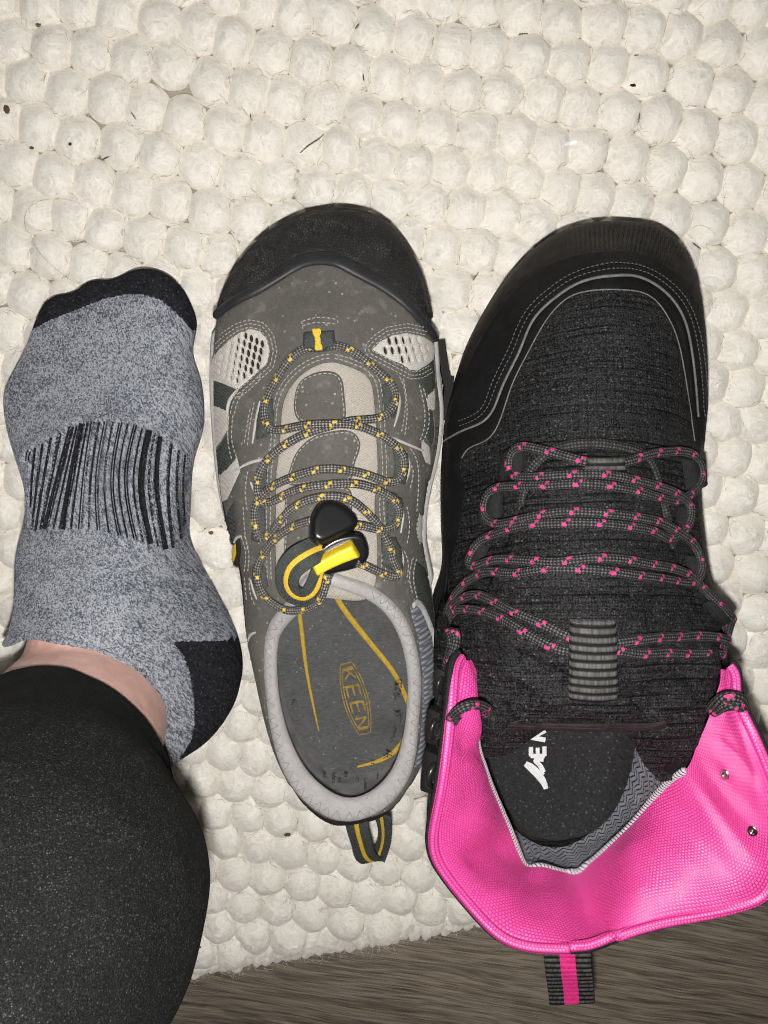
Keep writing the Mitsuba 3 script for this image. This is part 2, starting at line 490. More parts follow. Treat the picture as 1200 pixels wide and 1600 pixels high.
for s in rng.uniform(-0.15, 0.4, 2600):                     # and off the edge
    p = E0 + ed * s + en * rng.uniform(-0.002, 0.006) + [0, 0, FLOOR_Z - RUG_Z + rng.uniform(0.001, 0.009)]
    t = unit(-en * rng.uniform(0.2, 1) + ed * rng.normal(0, 0.6) + [0, 0, rng.normal(0, 0.3)])
    L, q = rng.uniform(0.0015, 0.005), np.linspace(0, 1, 6)[:, None]
    c = p + t * q * L + ed * (q ** 2 * rng.normal(0, 0.4) * L)
    c[:, 2] = np.maximum(c[:, 2], FLOOR_Z + 0.0004)
    side = unit(np.cross(t, [0, 0.2, 1.0])); w = 0.000045 * (1 - 0.6 * q)
    fv += [c - side * w, c + side * w]
    q = np.arange(5)
    ff.append(np.vstack([np.stack([k0 + q, k0 + q + 1, k0 + q + 7], 1), np.stack([k0 + q, k0 + q + 7, k0 + q + 6], 1)]))
    k0 += 12
# dull stray hairs and dust threads in the creases, toned darker to deepen the crease shade
mat('m_dust_thread', (0.15, 0.125, 0.095), 0.9, 0.1)
dv_, df_, k1 = [], [], 0
for k in np.nonzero(showing)[0]:
    for j in tree.query(cent[k], 7)[1][1:]:
        if j < k or rng.random() > 0.75:
            continue
        m, d = (cent[k] + cent[j]) / 2, unit(cent[j] - cent[k])
        e = np.array([-d[1], d[0]])
        for _ in range(rng.integers(1, 5)):
            L, q = rng.uniform(0.002, 0.0065), np.linspace(-0.5, 0.5, 7)[:, None]
            a = rng.normal(0, 0.45)
            dirn = e * math.cos(a) + d * math.sin(a)
            c2 = m + e * rng.normal(0, 0.003) + d * rng.normal(0, 0.0006) + dirn * q * L + np.array([-dirn[1], dirn[0]]) * (q ** 2 * rng.normal(0, 0.8) * L)
            c = np.c_[c2, RUG_Z + 0.0030 + rng.uniform(0, 0.0012) + 0.0012 * np.abs(q)]
            side = np.array([-dirn[1], dirn[0], 0.0])
            dv_ += [c - side * 0.00005, c + side * 0.00005]
            i = np.arange(6)
            df_.append(np.vstack([np.stack([k1 + i, k1 + i + 1, k1 + i + 8], 1), np.stack([k1 + i, k1 + i + 8, k1 + i + 7], 1)]))
            k1 += 14
put('rug__dust_thread', (np.vstack(dv_), np.vstack(df_)), 'm_dust_thread', False)
tag('rug__dust_thread', kind='stuff')
put('rug__fibre', (np.vstack(fv), np.vstack(ff)), 'm_fibre', False)
tag('rug__fibre', kind='stuff')

# ------------------------------------------------------------------ the person's left foot and leg
from scipy.interpolate import RBFInterpolator


def field(ctrl):
    """A smooth field over the plan through (px, py, z, value): the pixel is only a handle on the point at height z."""
    c = np.array(ctrl, float)
    w = at(c[:, 0], c[:, 1], c[:, 2])[:, :2] * 100
    r = RBFInterpolator(w, c[:, 3], kernel='linear', smoothing=0.02)
    return lambda xy: r(np.asarray(xy)[:, :2] * 100)


def dome(outline, height, edge, R, step=0.002, under=0.0, inset=0.004, p=2.0, low=None):
    """A closed pillow over a plan outline (n x 2, metres): it rises from the edge height to the height field over the distance R."""
    poly = Polygon(outline).buffer(0)
    v, f, rings = fill(poly, step)
    d = shapely.distance(shapely.points(v), poly.boundary)
    h, e = height(v), edge(v)
    Rr = R(v) if callable(R) else R
    t = np.clip(d / Rr, 0, 1)
    z = e + np.maximum(h - e, 0.001) * (1 - (1 - t) ** p) ** (1 / p)
    V, F, k = [np.c_[v, z]], [f], len(v)
    r = rings[0]
    n = len(r)
    c = v[r]
    tng = unit(np.roll(c, -1, 0) - np.roll(c, 1, 0))
    if shapely.LinearRing(c).is_ccw:
        nin = np.stack([-tng[:, 1], tng[:, 0]], 1)
    else:
        nin = np.stack([tng[:, 1], -tng[:, 0]], 1)
    prev = r
    for q, w in ((0.5, 0.12), (0.85, 0.5), (1.0, 1.0)):
        zz = z[r] * (1 - q) + (under if low is None else low) * q
        V.append(np.c_[c + nin * (inset * w), zz])
        cur = np.arange(k, k + n); k += n
        i = np.arange(n); j = (i + 1) % n
        a, b = (i, j) if not shapely.LinearRing(c).is_ccw else (j, i)
        F += [np.stack([prev[a], prev[b], cur[b]], 1), np.stack([prev[a], cur[b], cur[a]], 1)]
        prev = cur
    return np.vstack(V), np.vstack(F)


def arr(s):
    return np.array([[float(x) for x in q.split(',')] for q in s.split()])


FOOT = arr("""55,510,.012 78,470,.011 98,463,.011 117,458,.011 135,446,.011 150,441,.011 172,440,.011 192,433,.012 217,423,.013 250,427,.013 276,445,.013
 296,480,.013 303,510,.013 297,550,.014 307,587,.014 314,633,.015 312,677,.015 299,720,.016 293,767,.018 290,817,.02 291,850,.021 317,907,.022 340,950,.023 363,1000,.024 373,1043,.024 371,1077,.025
 352,1120,.027 322,1152,.029 300,1166,.031 260,1192,.034 205,1205,.036 130,1200,.045 60,1160,.05 20,1100,.058 3,1050,.062 6,1008,.062 20,975,.055 30,930,.044 33,870,.032 40,840,.026 47,800,.022 45,760,.019 28,707,.015 10,640,.013 14,600,.012 35,560,.012""")
foot_xy = spline(at(FOOT[:, 0], FOOT[:, 1], FOOT[:, 2])[:, :2], step=0.002, closed=True)
f_edge = field([(a, b, z, z) for a, b, z in FOOT])
f_h = field([(100, 485, .016, .018), (150, 468, .018, .021), (190, 462, .019, .021), (245, 455, .024, .027), (275, 490, .025, .027), (60, 560, .016, .019), (40, 640, .020, .023), (200, 560, .030, .031), (120, 580, .026, .027), (285, 600, .030, .033),
             (200, 650, .037, .038), (100, 660, .031, .033), (288, 680, .034, .036), (175, 740, .047, .048), (90, 760, .041, .042), (260, 760, .044, .046), (170, 840, .058, .059), (85, 850, .054, .055), (250, 860, .057, .059),
             (150, 930, .071, .072), (70, 945, .068, .069), (230, 955, .064, .067), (83, 995, .079, .080), (183, 1026, .078, .079), (230, 1070, .074, .075), (255, 1130, .066, .067), (290, 960, .055, .058), (310, 1040, .055, .058), (325, 1090, .048, .054),
             (290, 1120, .055, .060), (150, 1100, .085, .085), (60, 1080, .085, .085)])
f_R = field([(a, b, .02, r) for a, b, r in ((150, 450, .011), (250, 440, .014), (60, 520, .014), (30, 620, .018), (290, 620, .020), (60, 800, .026), (270, 800, .026), (30, 950, .020), (330, 960, .030), (350, 1080, .024), (200, 1180, .02))])
foot = dome(foot_xy, f_h, f_edge, lambda v: np.clip(f_R(v), 0.008, 0.04), step=0.0008, under=-0.001, inset=0.007)
H_foot = Hitter([foot])


def skin_col(p, n, uv):
    t = tfbm(p.x * 160, p.y * 160, p.z * 160, 3)
    return mix((0.60, 0.335, 0.275), (0.76, 0.49, 0.42), t) * (0.9 + 0.1 * tfbm(p.x * 900, p.y * 900, p.z * 900, 2))


def skin_h(p, n, uv):
    return tfbm(p.x * 1300, p.y * 1300, p.z * 500, 2)


mat('m_skin', skin_col, 0.45, 0.4, skin_h, 0.0003)


def body(chain, edge=0.004, it=8):
    import manifold3d as m3
    parts = []
    for (a, ra), (b, rb) in chain:
        s = [m3.Manifold.sphere(r, 40).translate(list(q)) for q, r in ((a, ra), (b, rb))]
        parts.append(m3.Manifold.batch_hull(s))
    m = m3.Manifold.batch_boolean(parts, m3.OpType.Add).refine_to_length(edge).to_mesh()
    t = trimesh.Trimesh(m.vert_properties[:, :3], m.tri_verts)
    trimesh.smoothing.filter_taubin(t, iterations=it)
    return np.array(t.vertices), np.array(t.faces)


LEG = np.array([-0.133, -0.182])
j_ankle, j_shin, j_knee = (-0.1365, -0.176, 0.072), (-0.1340, -0.181, 0.13), (-0.118, -0.182, 0.42)
j_heel, j_mid, j_ball, j_toe = (-0.112, -0.188, 0.030), (-0.1335, -0.10, 0.032), (-0.135, -0.045, 0.018), (-0.128, -0.008, 0.013)
skin = body([((j_ankle, 0.0385), (j_shin, 0.0440)), ((j_shin, 0.0440), (j_knee, 0.050)), ((j_heel, 0.021), (j_ankle, 0.030)), ((j_ankle, 0.031), (j_mid, 0.019)),
             ((j_heel, 0.020), (j_mid, 0.019)), ((j_mid, 0.019), (j_ball, 0.011)), ((j_ball, 0.011), ((-0.160, -0.045, 0.013), 0.009)), ((j_mid, 0.019), ((-0.160, -0.045, 0.013), 0.008)), ((j_ball, 0.011), (j_toe, 0.008))])
scene['person'] = mikit.ply(skin, 'm_skin', True)
tag('person', "person's left foot in a grey and black ankle sock under a black trouser leg", 'person')


def knit(p, dens=1.0):
    """Heathered knit: (random tone of each stitch, height)."""
    a = math.radians(6)
    x, y = p.x * math.cos(a) - p.y * math.sin(a), p.x * math.sin(a) + p.y * math.cos(a) - p.z * 0.8
    x = x + 0.0007 * (tn(p.x * 90, p.y * 90, 3.0) - 0.5)
    col = dr.floor(x * 1150)
    fx = x * 1150 - col
    yy = y * 1000 + dr.abs(fx - 0.5) * 0.8 + 0.3 * cell_rand(col, 5)
    row = dr.floor(yy)
    fy = yy - row
    r = cell_rand(col, row, 2)
    h = dr.sin(fx * math.pi) * dr.sin(fy * math.pi)
    return r, h


def sock_col(p, n, uv):
    r, h = knit(p)
    big = tfbm(p.x * 120, p.y * 160 - p.z * 100, 5.0, 2)
    a = 0.35 * tn(p.x * 420, p.y * 420, p.z * 420)
    u = 0.55 * tn((p.x + p.y * 0.25) * 2000 + a, (p.y - p.z) * 1250, 2.0) + 0.45 * tn((p.x - p.y * 0.3) * 2900, (p.y - p.z) * 1900 + a, 6.0)
    t = smoothstep(0.15, 0.85, u + (big - 0.5) * 0.22)
    return mix((0.066, 0.074, 0.094), (0.425, 0.445, 0.495), t) * (0.78 + 0.22 * h)


def knit_h(p, n, uv):
    r, h = knit(p)
    return h + 0.35 * tfbm(p.x * 1500, p.y * 1500, p.z * 1500, 2)


def black_knit(p, n, uv):
    r, h = knit(p)
    lint = smoothstep(0.93, 0.99, cell_rand(dr.floor(p.x * 1700), dr.floor(p.y * 1700), dr.floor(p.z * 900)))
    return mix((0.010, 0.010, 0.012), (0.024, 0.024, 0.028), r) + mi.Color3f(0.05) * lint


mat('m_sock', sock_col, 0.95, 0.1, knit_h, 0.00035, sheen=0.3)
mat('m_sock_black', black_knit, 0.95, 0.08, knit_h, 0.00030)

cuff = arr("-40,985 -10,992 10,1004 28,998 50,992 83,997 133,1010 183,1030 213,1047 233,1070 247,1090 257,1117 259,1150 248,1196 215,1216 -60,1230")
ribs = [(r, w) for r, w in (
    ("335,800 275,1030 210,1280", 22), ("385,785 335,1030 290,1280", 24), ("435,775 400,1000 375,1280", 16), ("497,775 455,1040 462,1285", 15), ("565,780 525,1060 560,1310", 14),
    ("635,790 590,1040 635,1330", 14), ("700,815 662,1060 706,1350", 24), ("750,845 733,1060 777,1375", 20), ("803,880 787,1080 812,1370", 12), ("838,910 828,1080 850,1330", 8),
    ("240,850 200,1070 165,1290", 10), ("282,830 235,1060 190,1280", 11), ("200,880 172,1080 150,1280", 9), ("165,900 150,1050 142,1180", 7), ("138,912 130,930 128,962", 16), ("868,930 858,1060 868,1250", 6),
    ("360,795 305,1030 250,1280", 7), ("410,782 367,1015 333,1280", 7), ("466,776 428,1020 418,1282", 7), ("531,778 490,1050 511,1297", 7), ("600,785 557,1050 597,1320", 7), ("668,803 626,1050 670,1340", 7), ("725,830 697,1060 741,1362", 7))]
rib_lines = [(LineString(spline(arr(r) / 3 + [0, 400], step=4)), w / 3) for r, w in ribs]


def rib_bump(v, dist, P):
    out = np.zeros(len(v))
    pts = shapely.points(v)
    for line, w in rib_lines:
        d = shapely.distance(line, pts)
        out = np.minimum(out, -0.0014 * np.exp(-(d / (0.62 * w)) ** 4))
        out += 0.00055 * np.exp(-((d - 1.25 * w) / (0.6 * w)) ** 2)
    return out


# the sock's pieces are cut out of the foot's surface itself, so that they also run round its sides
fv0, ff0 = foot
fn0 = vnormals(fv0, ff0)
fpx = pix(fv0)
fpt = shapely.points(fpx)
lift = np.full(len(fv0), 0.0008)
black = np.zeros(len(fv0), int)
for k, (line, w) in enumerate(rib_lines):
    d = shapely.distance(line, fpt)
    lift -= 0.0015 * np.exp(-(d / (0.55 * w)) ** 4)
    lift += 0.0011 * np.exp(-((d - 1.2 * w) / (0.6 * w)) ** 2)
toe_poly = Polygon(arr("-40,520 55,513 78,500 100,491 130,480 165,466 200,459 225,460 250,467 275,488 297,512 345,540 345,300 -40,300"))
heel_poly = Polygon(arr("270,1004 285,1020 296,1050 303,1090 304,1130 298,1158 282,1180 300,1230 450,1230 450,1006 363,1003 320,1004"))
black[shapely.contains(toe_poly, fpt)] = 100
black[shapely.contains(heel_poly, fpt)] = 101
cuff_poly = Polygon(cuff)
gone = shapely.contains(cuff_poly, fpt) & (fv0[:, 2] > 0.03)
fpos = fv0 + fn0 * lift[:, None]


def cut(sel):
    f = ff0[sel]
    used = np.unique(f)
    idx = np.full(len(fpos), -1); idx[used] = np.arange(len(used))
    return fpos[used], idx[f]


alive = ~gone[ff0].any(1)
tone = black[ff0].max(1)
scene['person__sock'] = mikit.ply(cut(alive & (tone == 0)), 'm_sock', True)
scene['person__sock__toe_patch'] = mikit.ply(cut(alive & (tone == 100)), 'm_sock_black', True)
scene['person__sock__heel_patch'] = mikit.ply(cut(alive & (tone == 101)), 'm_sock_black', True)
H_sock = Hitter([(fpos, ff0)])
for line, w in rib_lines:
    g = line.buffer(0.64 * w, cap_style=2)
    if 4 < w < 6:                                          # these show as two dark rows with a paler one between
        g = g.difference(line.buffer(0.20 * w, cap_style=3))
    for g1 in getattr(g, 'geoms', [g]):
        put('person__sock__rib', panel(g1, H_sock, 0.00025, 0.0001, 2.2, 1.8), 'm_sock_black', 60)
rim_px = spline(arr("-30,986 -10,993 10,1005 28,999 50,993 83,998 133,1011 183,1031 213,1048 233,1071 247,1091 257,1118 262,1150 259,1184"), step=3)
rp, rn = H_foot(rim_px)
rv, rf, ruv = sweep(rp + rn * 0.0006, 0.0019, 0.0014, rn, sides=8)
put('person__sock__cuff', (rv, rf), 'm_sock', True)

# the trouser leg: a wide tube of fine black cloth with a turned hem
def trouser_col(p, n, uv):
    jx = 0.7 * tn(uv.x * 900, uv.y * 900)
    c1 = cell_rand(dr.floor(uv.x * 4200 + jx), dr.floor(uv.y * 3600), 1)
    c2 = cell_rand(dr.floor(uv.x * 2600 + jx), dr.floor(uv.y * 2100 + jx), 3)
    s = 0.35 * c1 * c1 + smoothstep(0.90, 1.0, c2) * 0.55 + smoothstep(0.992, 1.0, c1) * 1.8  # pale specks: the flash glints of the cloth, put into its colour
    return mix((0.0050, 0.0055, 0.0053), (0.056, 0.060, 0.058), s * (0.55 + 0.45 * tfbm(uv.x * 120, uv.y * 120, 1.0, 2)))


def trouser_h(p, n, uv):
    return cell_rand(dr.floor(uv.x * 3600), dr.floor(uv.y * 3000), 1) + 2 * tfbm(uv.x * 200, uv.y * 200, 0.0, 2)


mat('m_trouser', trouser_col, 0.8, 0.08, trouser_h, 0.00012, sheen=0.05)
zs = np.r_[0.117, 0.1125, 0.1115, np.linspace(0.1125, 0.40, 110)]
cx = interp(zs, [0.1, 0.112, 0.135, 0.158, 0.18, 0.205, 0.23, 0.26, 0.30, 0.40], [-0.1330, -0.1328, -0.1275, -0.1215, -0.1175, -0.1165, -0.1180, -0.1210, -0.126, -0.130])
cr = interp(zs, [0.1, 0.112, 0.135, 0.158, 0.18, 0.205, 0.23, 0.26, 0.30, 0.40], [0.0475, 0.0482, 0.0505, 0.0550, 0.0592, 0.0596, 0.0562, 0.051, 0.048, 0.050])
cr[0] -= 0.003; cr[1] -= 0.0022; cr[2] -= 0.001
an = np.linspace(0, 2 * np.pi, 181)
tx = cx[:, None] + cr[:, None] * np.cos(an)
ty = -0.182 + 0.3 * 0 + cr[:, None] * np.sin(an) * 0.99
tz = zs[:, None] + 0 * an
tv = np.stack([tx, ty, tz], -1)
wob = meshkit.fbm(tv * [28, 28, 16], 3) - 0.5
rad = unit(np.stack([np.cos(an), np.sin(an), 0 * an], -1))
tv = tv + rad[None] * (wob * 0.006)[..., None]
tv[..., 2] += 0.004 * np.sin(an * 2 + 0.5) * np.exp(-(zs - 0.112) / 0.03)[:, None]
tuv = np.stack(np.broadcast_arrays(0.05 * an[None], zs[:, None]), -1).reshape(-1, 2)
vv, vf = loft(tv)
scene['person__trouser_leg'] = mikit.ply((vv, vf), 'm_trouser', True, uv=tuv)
tag('person__trouser_leg', 'black fabric trouser leg ending above the ankle')
# ------------------------------------------------------------------ the grey sandal
SAN = arr("""530,329,.028 498,333,.028 466,341,.028 420,367,.028 387,399,.028 363,434,.028 347,473,.027 339,512,.026 335,560,.025 335,620,.025 339,690,.025 346,755,.025 358,815,.026 374,868,.028 382,920,.03 384,952,.035
 389,1005,.045 398,1050,.05 411,1110,.054 425,1162,.058 444,1208,.06 472,1248,.062 499,1271,.063 524,1281,.063 552,1280,.063 600,1268,.062 627,1244,.06 645,1216,.055 662,1180,.048 670,1127,.04 680,1075,.036 686,1040,.034
 681,987,.031 674,935,.03 665,885,.029 659,850,.028 661,797,.027 669,755,.026 680,705,.025 685,640,.024 681,600,.024 677,545,.025 672,500,.026 662,450,.027 650,417,.028 629,381,.028 600,350,.028 568,334,.028""")
san_xy = spline(at(SAN[:, 0], SAN[:, 1], SAN[:, 2])[:, :2], step=0.002, closed=True)
s_edge = field([(a, b, z, z) for a, b, z in SAN])
s_h = field([(530, 360, .040, .040), (430, 400, .038, .038), (630, 410, .038, .038), (525, 420, .048, .049), (430, 450, .045, .046), (610, 470, .045, .046), (510, 500, .058, .060), (420, 540, .050, .054), (610, 540, .049, .054),
             (510, 570, .064, .066), (390, 620, .046, .054), (630, 620, .044, .054), (510, 650, .071, .073), (430, 660, .062, .065), (600, 660, .060, .065), (510, 740, .078, .080), (410, 760, .064, .068), (620, 760, .062, .067),
             (515, 830, .083, .084), (400, 850, .064, .068), (620, 850, .066, .070), (515, 900, .083, .083), (420, 930, .068, .070), (620, 930, .070, .072), (540, 925, .081, .081), (428, 1010, .066, .067), (645, 1010, .068, .069), (426, 1060, .065, .066), (650, 1080, .066, .067),
             (440, 1140, .066, .067), (645, 1140, .066, .067), (465, 1210, .069, .070), (630, 1200, .068, .069), (500, 1255, .073, .074), (545, 1268, .075, .076), (595, 1250, .073, .074), (540, 1100, .070, .070)])
s_R = field([(a, b, .03, r) for a, b, r in ((530, 345, .018), (400, 400, .016), (650, 430, .016), (350, 520, .018), (670, 540, .018), (345, 700, .022), (675, 700, .022), (370, 860, .02), (655, 830, .016), (390, 1000, .008), (420, 1130, .007), (470, 1240, .007), (550, 1280, .007), (625, 1240, .008), (670, 1120, .013), (675, 980, .016), (670, 920, .018), (540, 700, .03))])
san_dome = dome(san_xy, s_h, s_edge, lambda v: np.clip(s_R(v), 0.005, 0.04), step=0.0016, inset=0.003, low=0.012)
H_san = Hitter([san_dome])


def speck(p, k):
    return cell_rand(dr.floor(p.x * k), dr.floor(p.y * k), dr.floor(p.z * k))


def nubuck_col(p, n, uv):
    t = tfbm(p.x * 130, p.y * 130, p.z * 130, 3)
    g = tfbm(p.x * 1800, p.y * 1800, p.z * 1800, 2)
    dust = smoothstep(0.982, 1.0, speck(p, 1100))
    wear = smoothstep(0.60, 0.78, tfbm(p.x * 260 + 5, p.y * 260, p.z * 260, 3))
    return mix((0.060, 0.058, 0.052), (0.130, 0.125, 0.113), 0.45 * t + 0.55 * g) + mi.Color3f(0.16) * dust + mi.Color3f(0.035) * wear


def fine_h(p, n, uv):
    return tfbm(p.x * 1500, p.y * 1500, p.z * 1500, 2)


def rubber_h(p, n, uv):
    d1, d2, w = voronoi(p.x * 950 + p.z * 300, p.y * 950 + p.z * 300)
    return smoothstep(0.0, 0.6, d2 - d1)


def dark_col(c0, c1, k):
    return lambda p, n, uv: mix(c0, c1, tfbm(p.x * k, p.y * k, p.z * k, 2))


mat('m_nubuck', nubuck_col, 0.92, 0.15, fine_h, 0.00022, sheen=0.3)
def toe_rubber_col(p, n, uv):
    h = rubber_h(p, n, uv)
    sheen_mask = smoothstep(0.45, 0.7, tfbm(p.x * 140, p.y * 140, p.z * 140, 3))
    return mix((0.006, 0.006, 0.006), (0.060, 0.058, 0.056), smoothstep(0.35, 0.9, h) * (0.30 + 0.70 * sheen_mask))  # paler pebble tops in patches: speckled sheen painted into the base colour


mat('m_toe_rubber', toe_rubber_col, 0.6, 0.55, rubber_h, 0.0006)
mat('m_smooth_rubber', dark_col((0.016, 0.016, 0.018), (0.030, 0.030, 0.033), 150), 0.45, 0.25)
mat('m_outsole', (0.012, 0.012, 0.012), 0.7, 0.15, fine_h, 0.0001)


def midsole_col(p, n, uv):
    d = smoothstep(0.5, 0.75, tfbm(p.x * 120, p.y * 120, p.z * 300, 3))
    return mix((0.44, 0.43, 0.41), (0.26, 0.25, 0.235), d * 0.6)


mat('m_midsole', midsole_col, 0.7, 0.3, fine_h, 0.0001)


def weave(c0, c1, k, ang=0.0, contrast=1.0):
    ca, sa = math.cos(ang), math.sin(ang)

    def fn(p, n, uv):
        x, y = (p.x * ca - p.y * sa) * k, (p.x * sa + p.y * ca - 0.7 * p.z) * k
        par = dr.abs(dr.floor(x) + dr.floor(y) - 2 * dr.floor((dr.floor(x) + dr.floor(y)) / 2))
        r = cell_rand(dr.floor(x), dr.floor(y))
        return mix(c0, c1, dr.clip(par * 0.6 * contrast + 0.5 * r, 0, 1))
    return fn


def weave_h(k, ang=0.0):
    ca, sa = math.cos(ang), math.sin(ang)

    def fn(p, n, uv):
        x, y = (p.x * ca - p.y * sa) * k, (p.x * sa + p.y * ca - 0.7 * p.z) * k
        return dr.abs(dr.sin(x * math.pi)) * dr.abs(dr.sin(y * math.pi))
    return fn


mat('m_liner', (0.022, 0.021, 0.020), 0.95, 0.1)
mat('m_webbing', weave((0.018, 0.022, 0.021), (0.075, 0.085, 0.080), 1700, 0.3), 0.8, 0.25, weave_h(1700, 0.3), 0.0001)
mat('m_mesh_light', weave((0.36, 0.345, 0.315), (0.52, 0.50, 0.465), 1900, 0.5), 0.9, 0.15, fine_h, 0.0001)
mat('m_tongue', weave((0.27, 0.25, 0.22), (0.42, 0.39, 0.345), 1500, 0.1), 0.95, 0.1, weave_h(1500, 0.1), 0.0001, sheen=0.3)
mat('m_collar', (lambda p, n, uv: mix((0.27, 0.26, 0.26), (0.43, 0.415, 0.415), 0.5 * tfbm(p.x * 900, p.y * 900, p.z * 900, 2) + 0.5 * tfbm(p.x * 120, p.y * 120, p.z * 120, 3))), 0.95, 0.1, fine_h, 0.0005, sheen=0.4)
mat('m_thread', (0.33, 0.32, 0.30), 0.7, 0.3)
mat('m_raw_edge', (0.40, 0.385, 0.36), 0.9, 0.1, fine_h, 0.00015)
mat('m_yellow_yarn', dark_col((0.48, 0.30, 0.02), (0.74, 0.50, 0.06), 1600), 0.75, 0.25, fine_h, 0.0001)
mat('m_yellow_plastic', dark_col((0.66, 0.46, 0.015), (0.74, 0.53, 0.03), 60), 0.35, 0.5)
mat('m_black_plastic', (0.008, 0.008, 0.009), 0.22, 0.45)


def knit_blue(p, n, uv):
    x, y = p.x * 800 + p.z * 400, p.y * 760
    f = dr.abs(dr.sin((x + y) * math.pi * 0.5)) * dr.abs(dr.sin((x - y) * math.pi * 0.5))
    return mix((0.10, 0.105, 0.12), (0.27, 0.28, 0.32), smoothstep(0.1, 0.9, f))


def knit_blue_h(p, n, uv):
    x, y = p.x * 800 + p.z * 400, p.y * 760
    return dr.abs(dr.sin((x + y) * math.pi * 0.5)) * dr.abs(dr.sin((x - y) * math.pi * 0.5))


mat('m_knit_blue', knit_blue, 0.9, 0.15, knit_blue_h, 0.0005)


def braid(dark, light, fleck, share=0.5, period=0.0105):
    """Braided cord: u in metres along, v once around; flecks of coloured yarn at a steady pitch."""
    def fn(p, n, uv):
        a, b = uv.x * 760 + uv.y * 10, uv.x * 760 - uv.y * 10
        ia, ib = dr.floor(a), dr.floor(b)
        par = dr.abs(ia + ib - 2 * dr.floor((ia + ib) / 2))
        fa, fb = a - ia, b - ib
        edge = dr.minimum(dr.minimum(fa, 1 - fa), dr.minimum(fb, 1 - fb))
        base = mix(dark, light, dr.select(par > 0.5, 1.0, share) * (0.45 + 0.55 * cell_rand(ia, ib)))
        base = base * (0.35 + 0.65 * smoothstep(0.02, 0.22, edge))
        t = uv.x / period - dr.floor(uv.x / period) + 0.06 * cell_rand(ia, ib)
        on = ((t < 0.14) & (uv.y > 0.10) & (uv.y < 0.23)) | ((t > 0.16) & (t < 0.31) & (uv.y > 0.27) & (uv.y < 0.40)) | ((t > 0.5) & (t < 0.72) & (uv.y > 0.58) & (uv.y < 0.92))
        return mix(base, mi.Color3f(fleck) * (0.7 + 0.5 * cell_rand(ia, ib)), dr.select(on, 1.0, 0.0))
    return fn


def braid_h(p, n, uv):
    a, b = uv.x * 760 + uv.y * 10, uv.x * 760 - uv.y * 10
    return dr.sqrt(dr.abs(dr.sin(a * math.pi) * dr.sin(b * math.pi)))


mat('m_lace_yellow', braid((0.020, 0.020, 0.022), (0.34, 0.325, 0.30), (0.64, 0.44, 0.05), 0.10), 0.75, 0.25, braid_h, 0.0003)

# --- sole
san_poly = Polygon(san_xy)
front = shapely.box(-1, -0.128, 1, 1)
sole = shapely.union_all([san_poly.buffer(0.0026).intersection(front).intersection(shapely.box(-1, -1, 1, -0.004)), san_poly.buffer(0.0004), san_poly.buffer(0.0004)]).buffer(-0.004).buffer(0.004)


def slab(poly, z0, z1, e=0.002, step=0.003):
    """A thick sheet with rounded upper and lower edges."""
    rings = []
    n = int(poly.exterior.length / step)
    for off, z in ((-e * 1.6, z0), (-e * 0.5, z0 + e * 0.3), (0, z0 + e), (0.0004, (z0 + z1) / 2), (0, z1 - e), (-e * 0.3, z1 - e * 0.3), (-e, z1)):
        lp = poly.buffer(off)
        lp = max(getattr(lp, 'geoms', [lp]), key=lambda g: g.area).exterior
        q = np.array([lp.interpolate(i / n, normalized=True).coords[0] for i in range(n)])
        if rings:
            s = np.argmin(np.linalg.norm(q - rings[0][0, :2], axis=1)); q = np.roll(q, -s, 0)
        rings.append(np.c_[q, np.full(n, z)])
    v = np.array(rings)
    if shapely.LinearRing(v[0, :, :2]).is_ccw is False:
        v = v[:, ::-1]
    k, n = v.shape[:2]
    f = grid_faces(k, n, close_v=True)[:, ::-1]
    tv, tf, _ = fill(Polygon(v[-1, :, :2]), step * 2, step * 2)
    bv, bf, _ = fill(Polygon(v[0, :, :2]), step * 2, step * 2)
    return join([(v.reshape(-1, 3), f), (np.c_[tv, np.full(len(tv), v[-1, 0, 2])], tf), (np.c_[bv, np.full(len(bv), v[0, 0, 2])], bf[:, ::-1])])


toe_box = Polygon([(-0.2, 0.012), (-0.068, 0.0000), (-0.02, 0.03), (0.016, 0.001), (0.2, -0.004), (0.2, 0.2), (-0.2, 0.2)])
mid = sole.difference(toe_box)
mid = max(getattr(mid, 'geoms', [mid]), key=lambda g: g.area)
scene['sandal__midsole'] = mikit.ply(slab(mid, 0.006, 0.0255, 0.003), 'm_midsole', 40)
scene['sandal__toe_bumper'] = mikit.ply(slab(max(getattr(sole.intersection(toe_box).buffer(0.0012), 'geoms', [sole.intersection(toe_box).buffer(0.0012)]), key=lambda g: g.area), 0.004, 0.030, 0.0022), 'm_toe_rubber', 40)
lug = sole.buffer(-0.001)
scene['sandal__outsole'] = mikit.ply(slab(lug, -0.0030, 0.0075, 0.0015), 'm_outsole', 40)
for q, a in ((at(np.array(698.), np.array(622.), 0.006), 84), (at(np.array(693.), np.array(566.), 0.006), 100)):
    m = trimesh.creation.box([0.021, 0.004, 0.011]); m = m.subdivide().subdivide()
    v = np.array(m.vertices); v = v * (1 - 0.12 * (np.abs(v) / [0.0105, 0.002, 0.0055]).max(1, keepdims=True) ** 6 * 0 - 0.0)
    c, s = math.cos(math.radians(a)), math.sin(math.radians(a))
    v = v @ np.array([[c, s, 0], [-s, c, 0], [0, 0, 1]]) + q
    put('sandal__outsole__lug', (v, m.faces), 'm_outsole', 30)

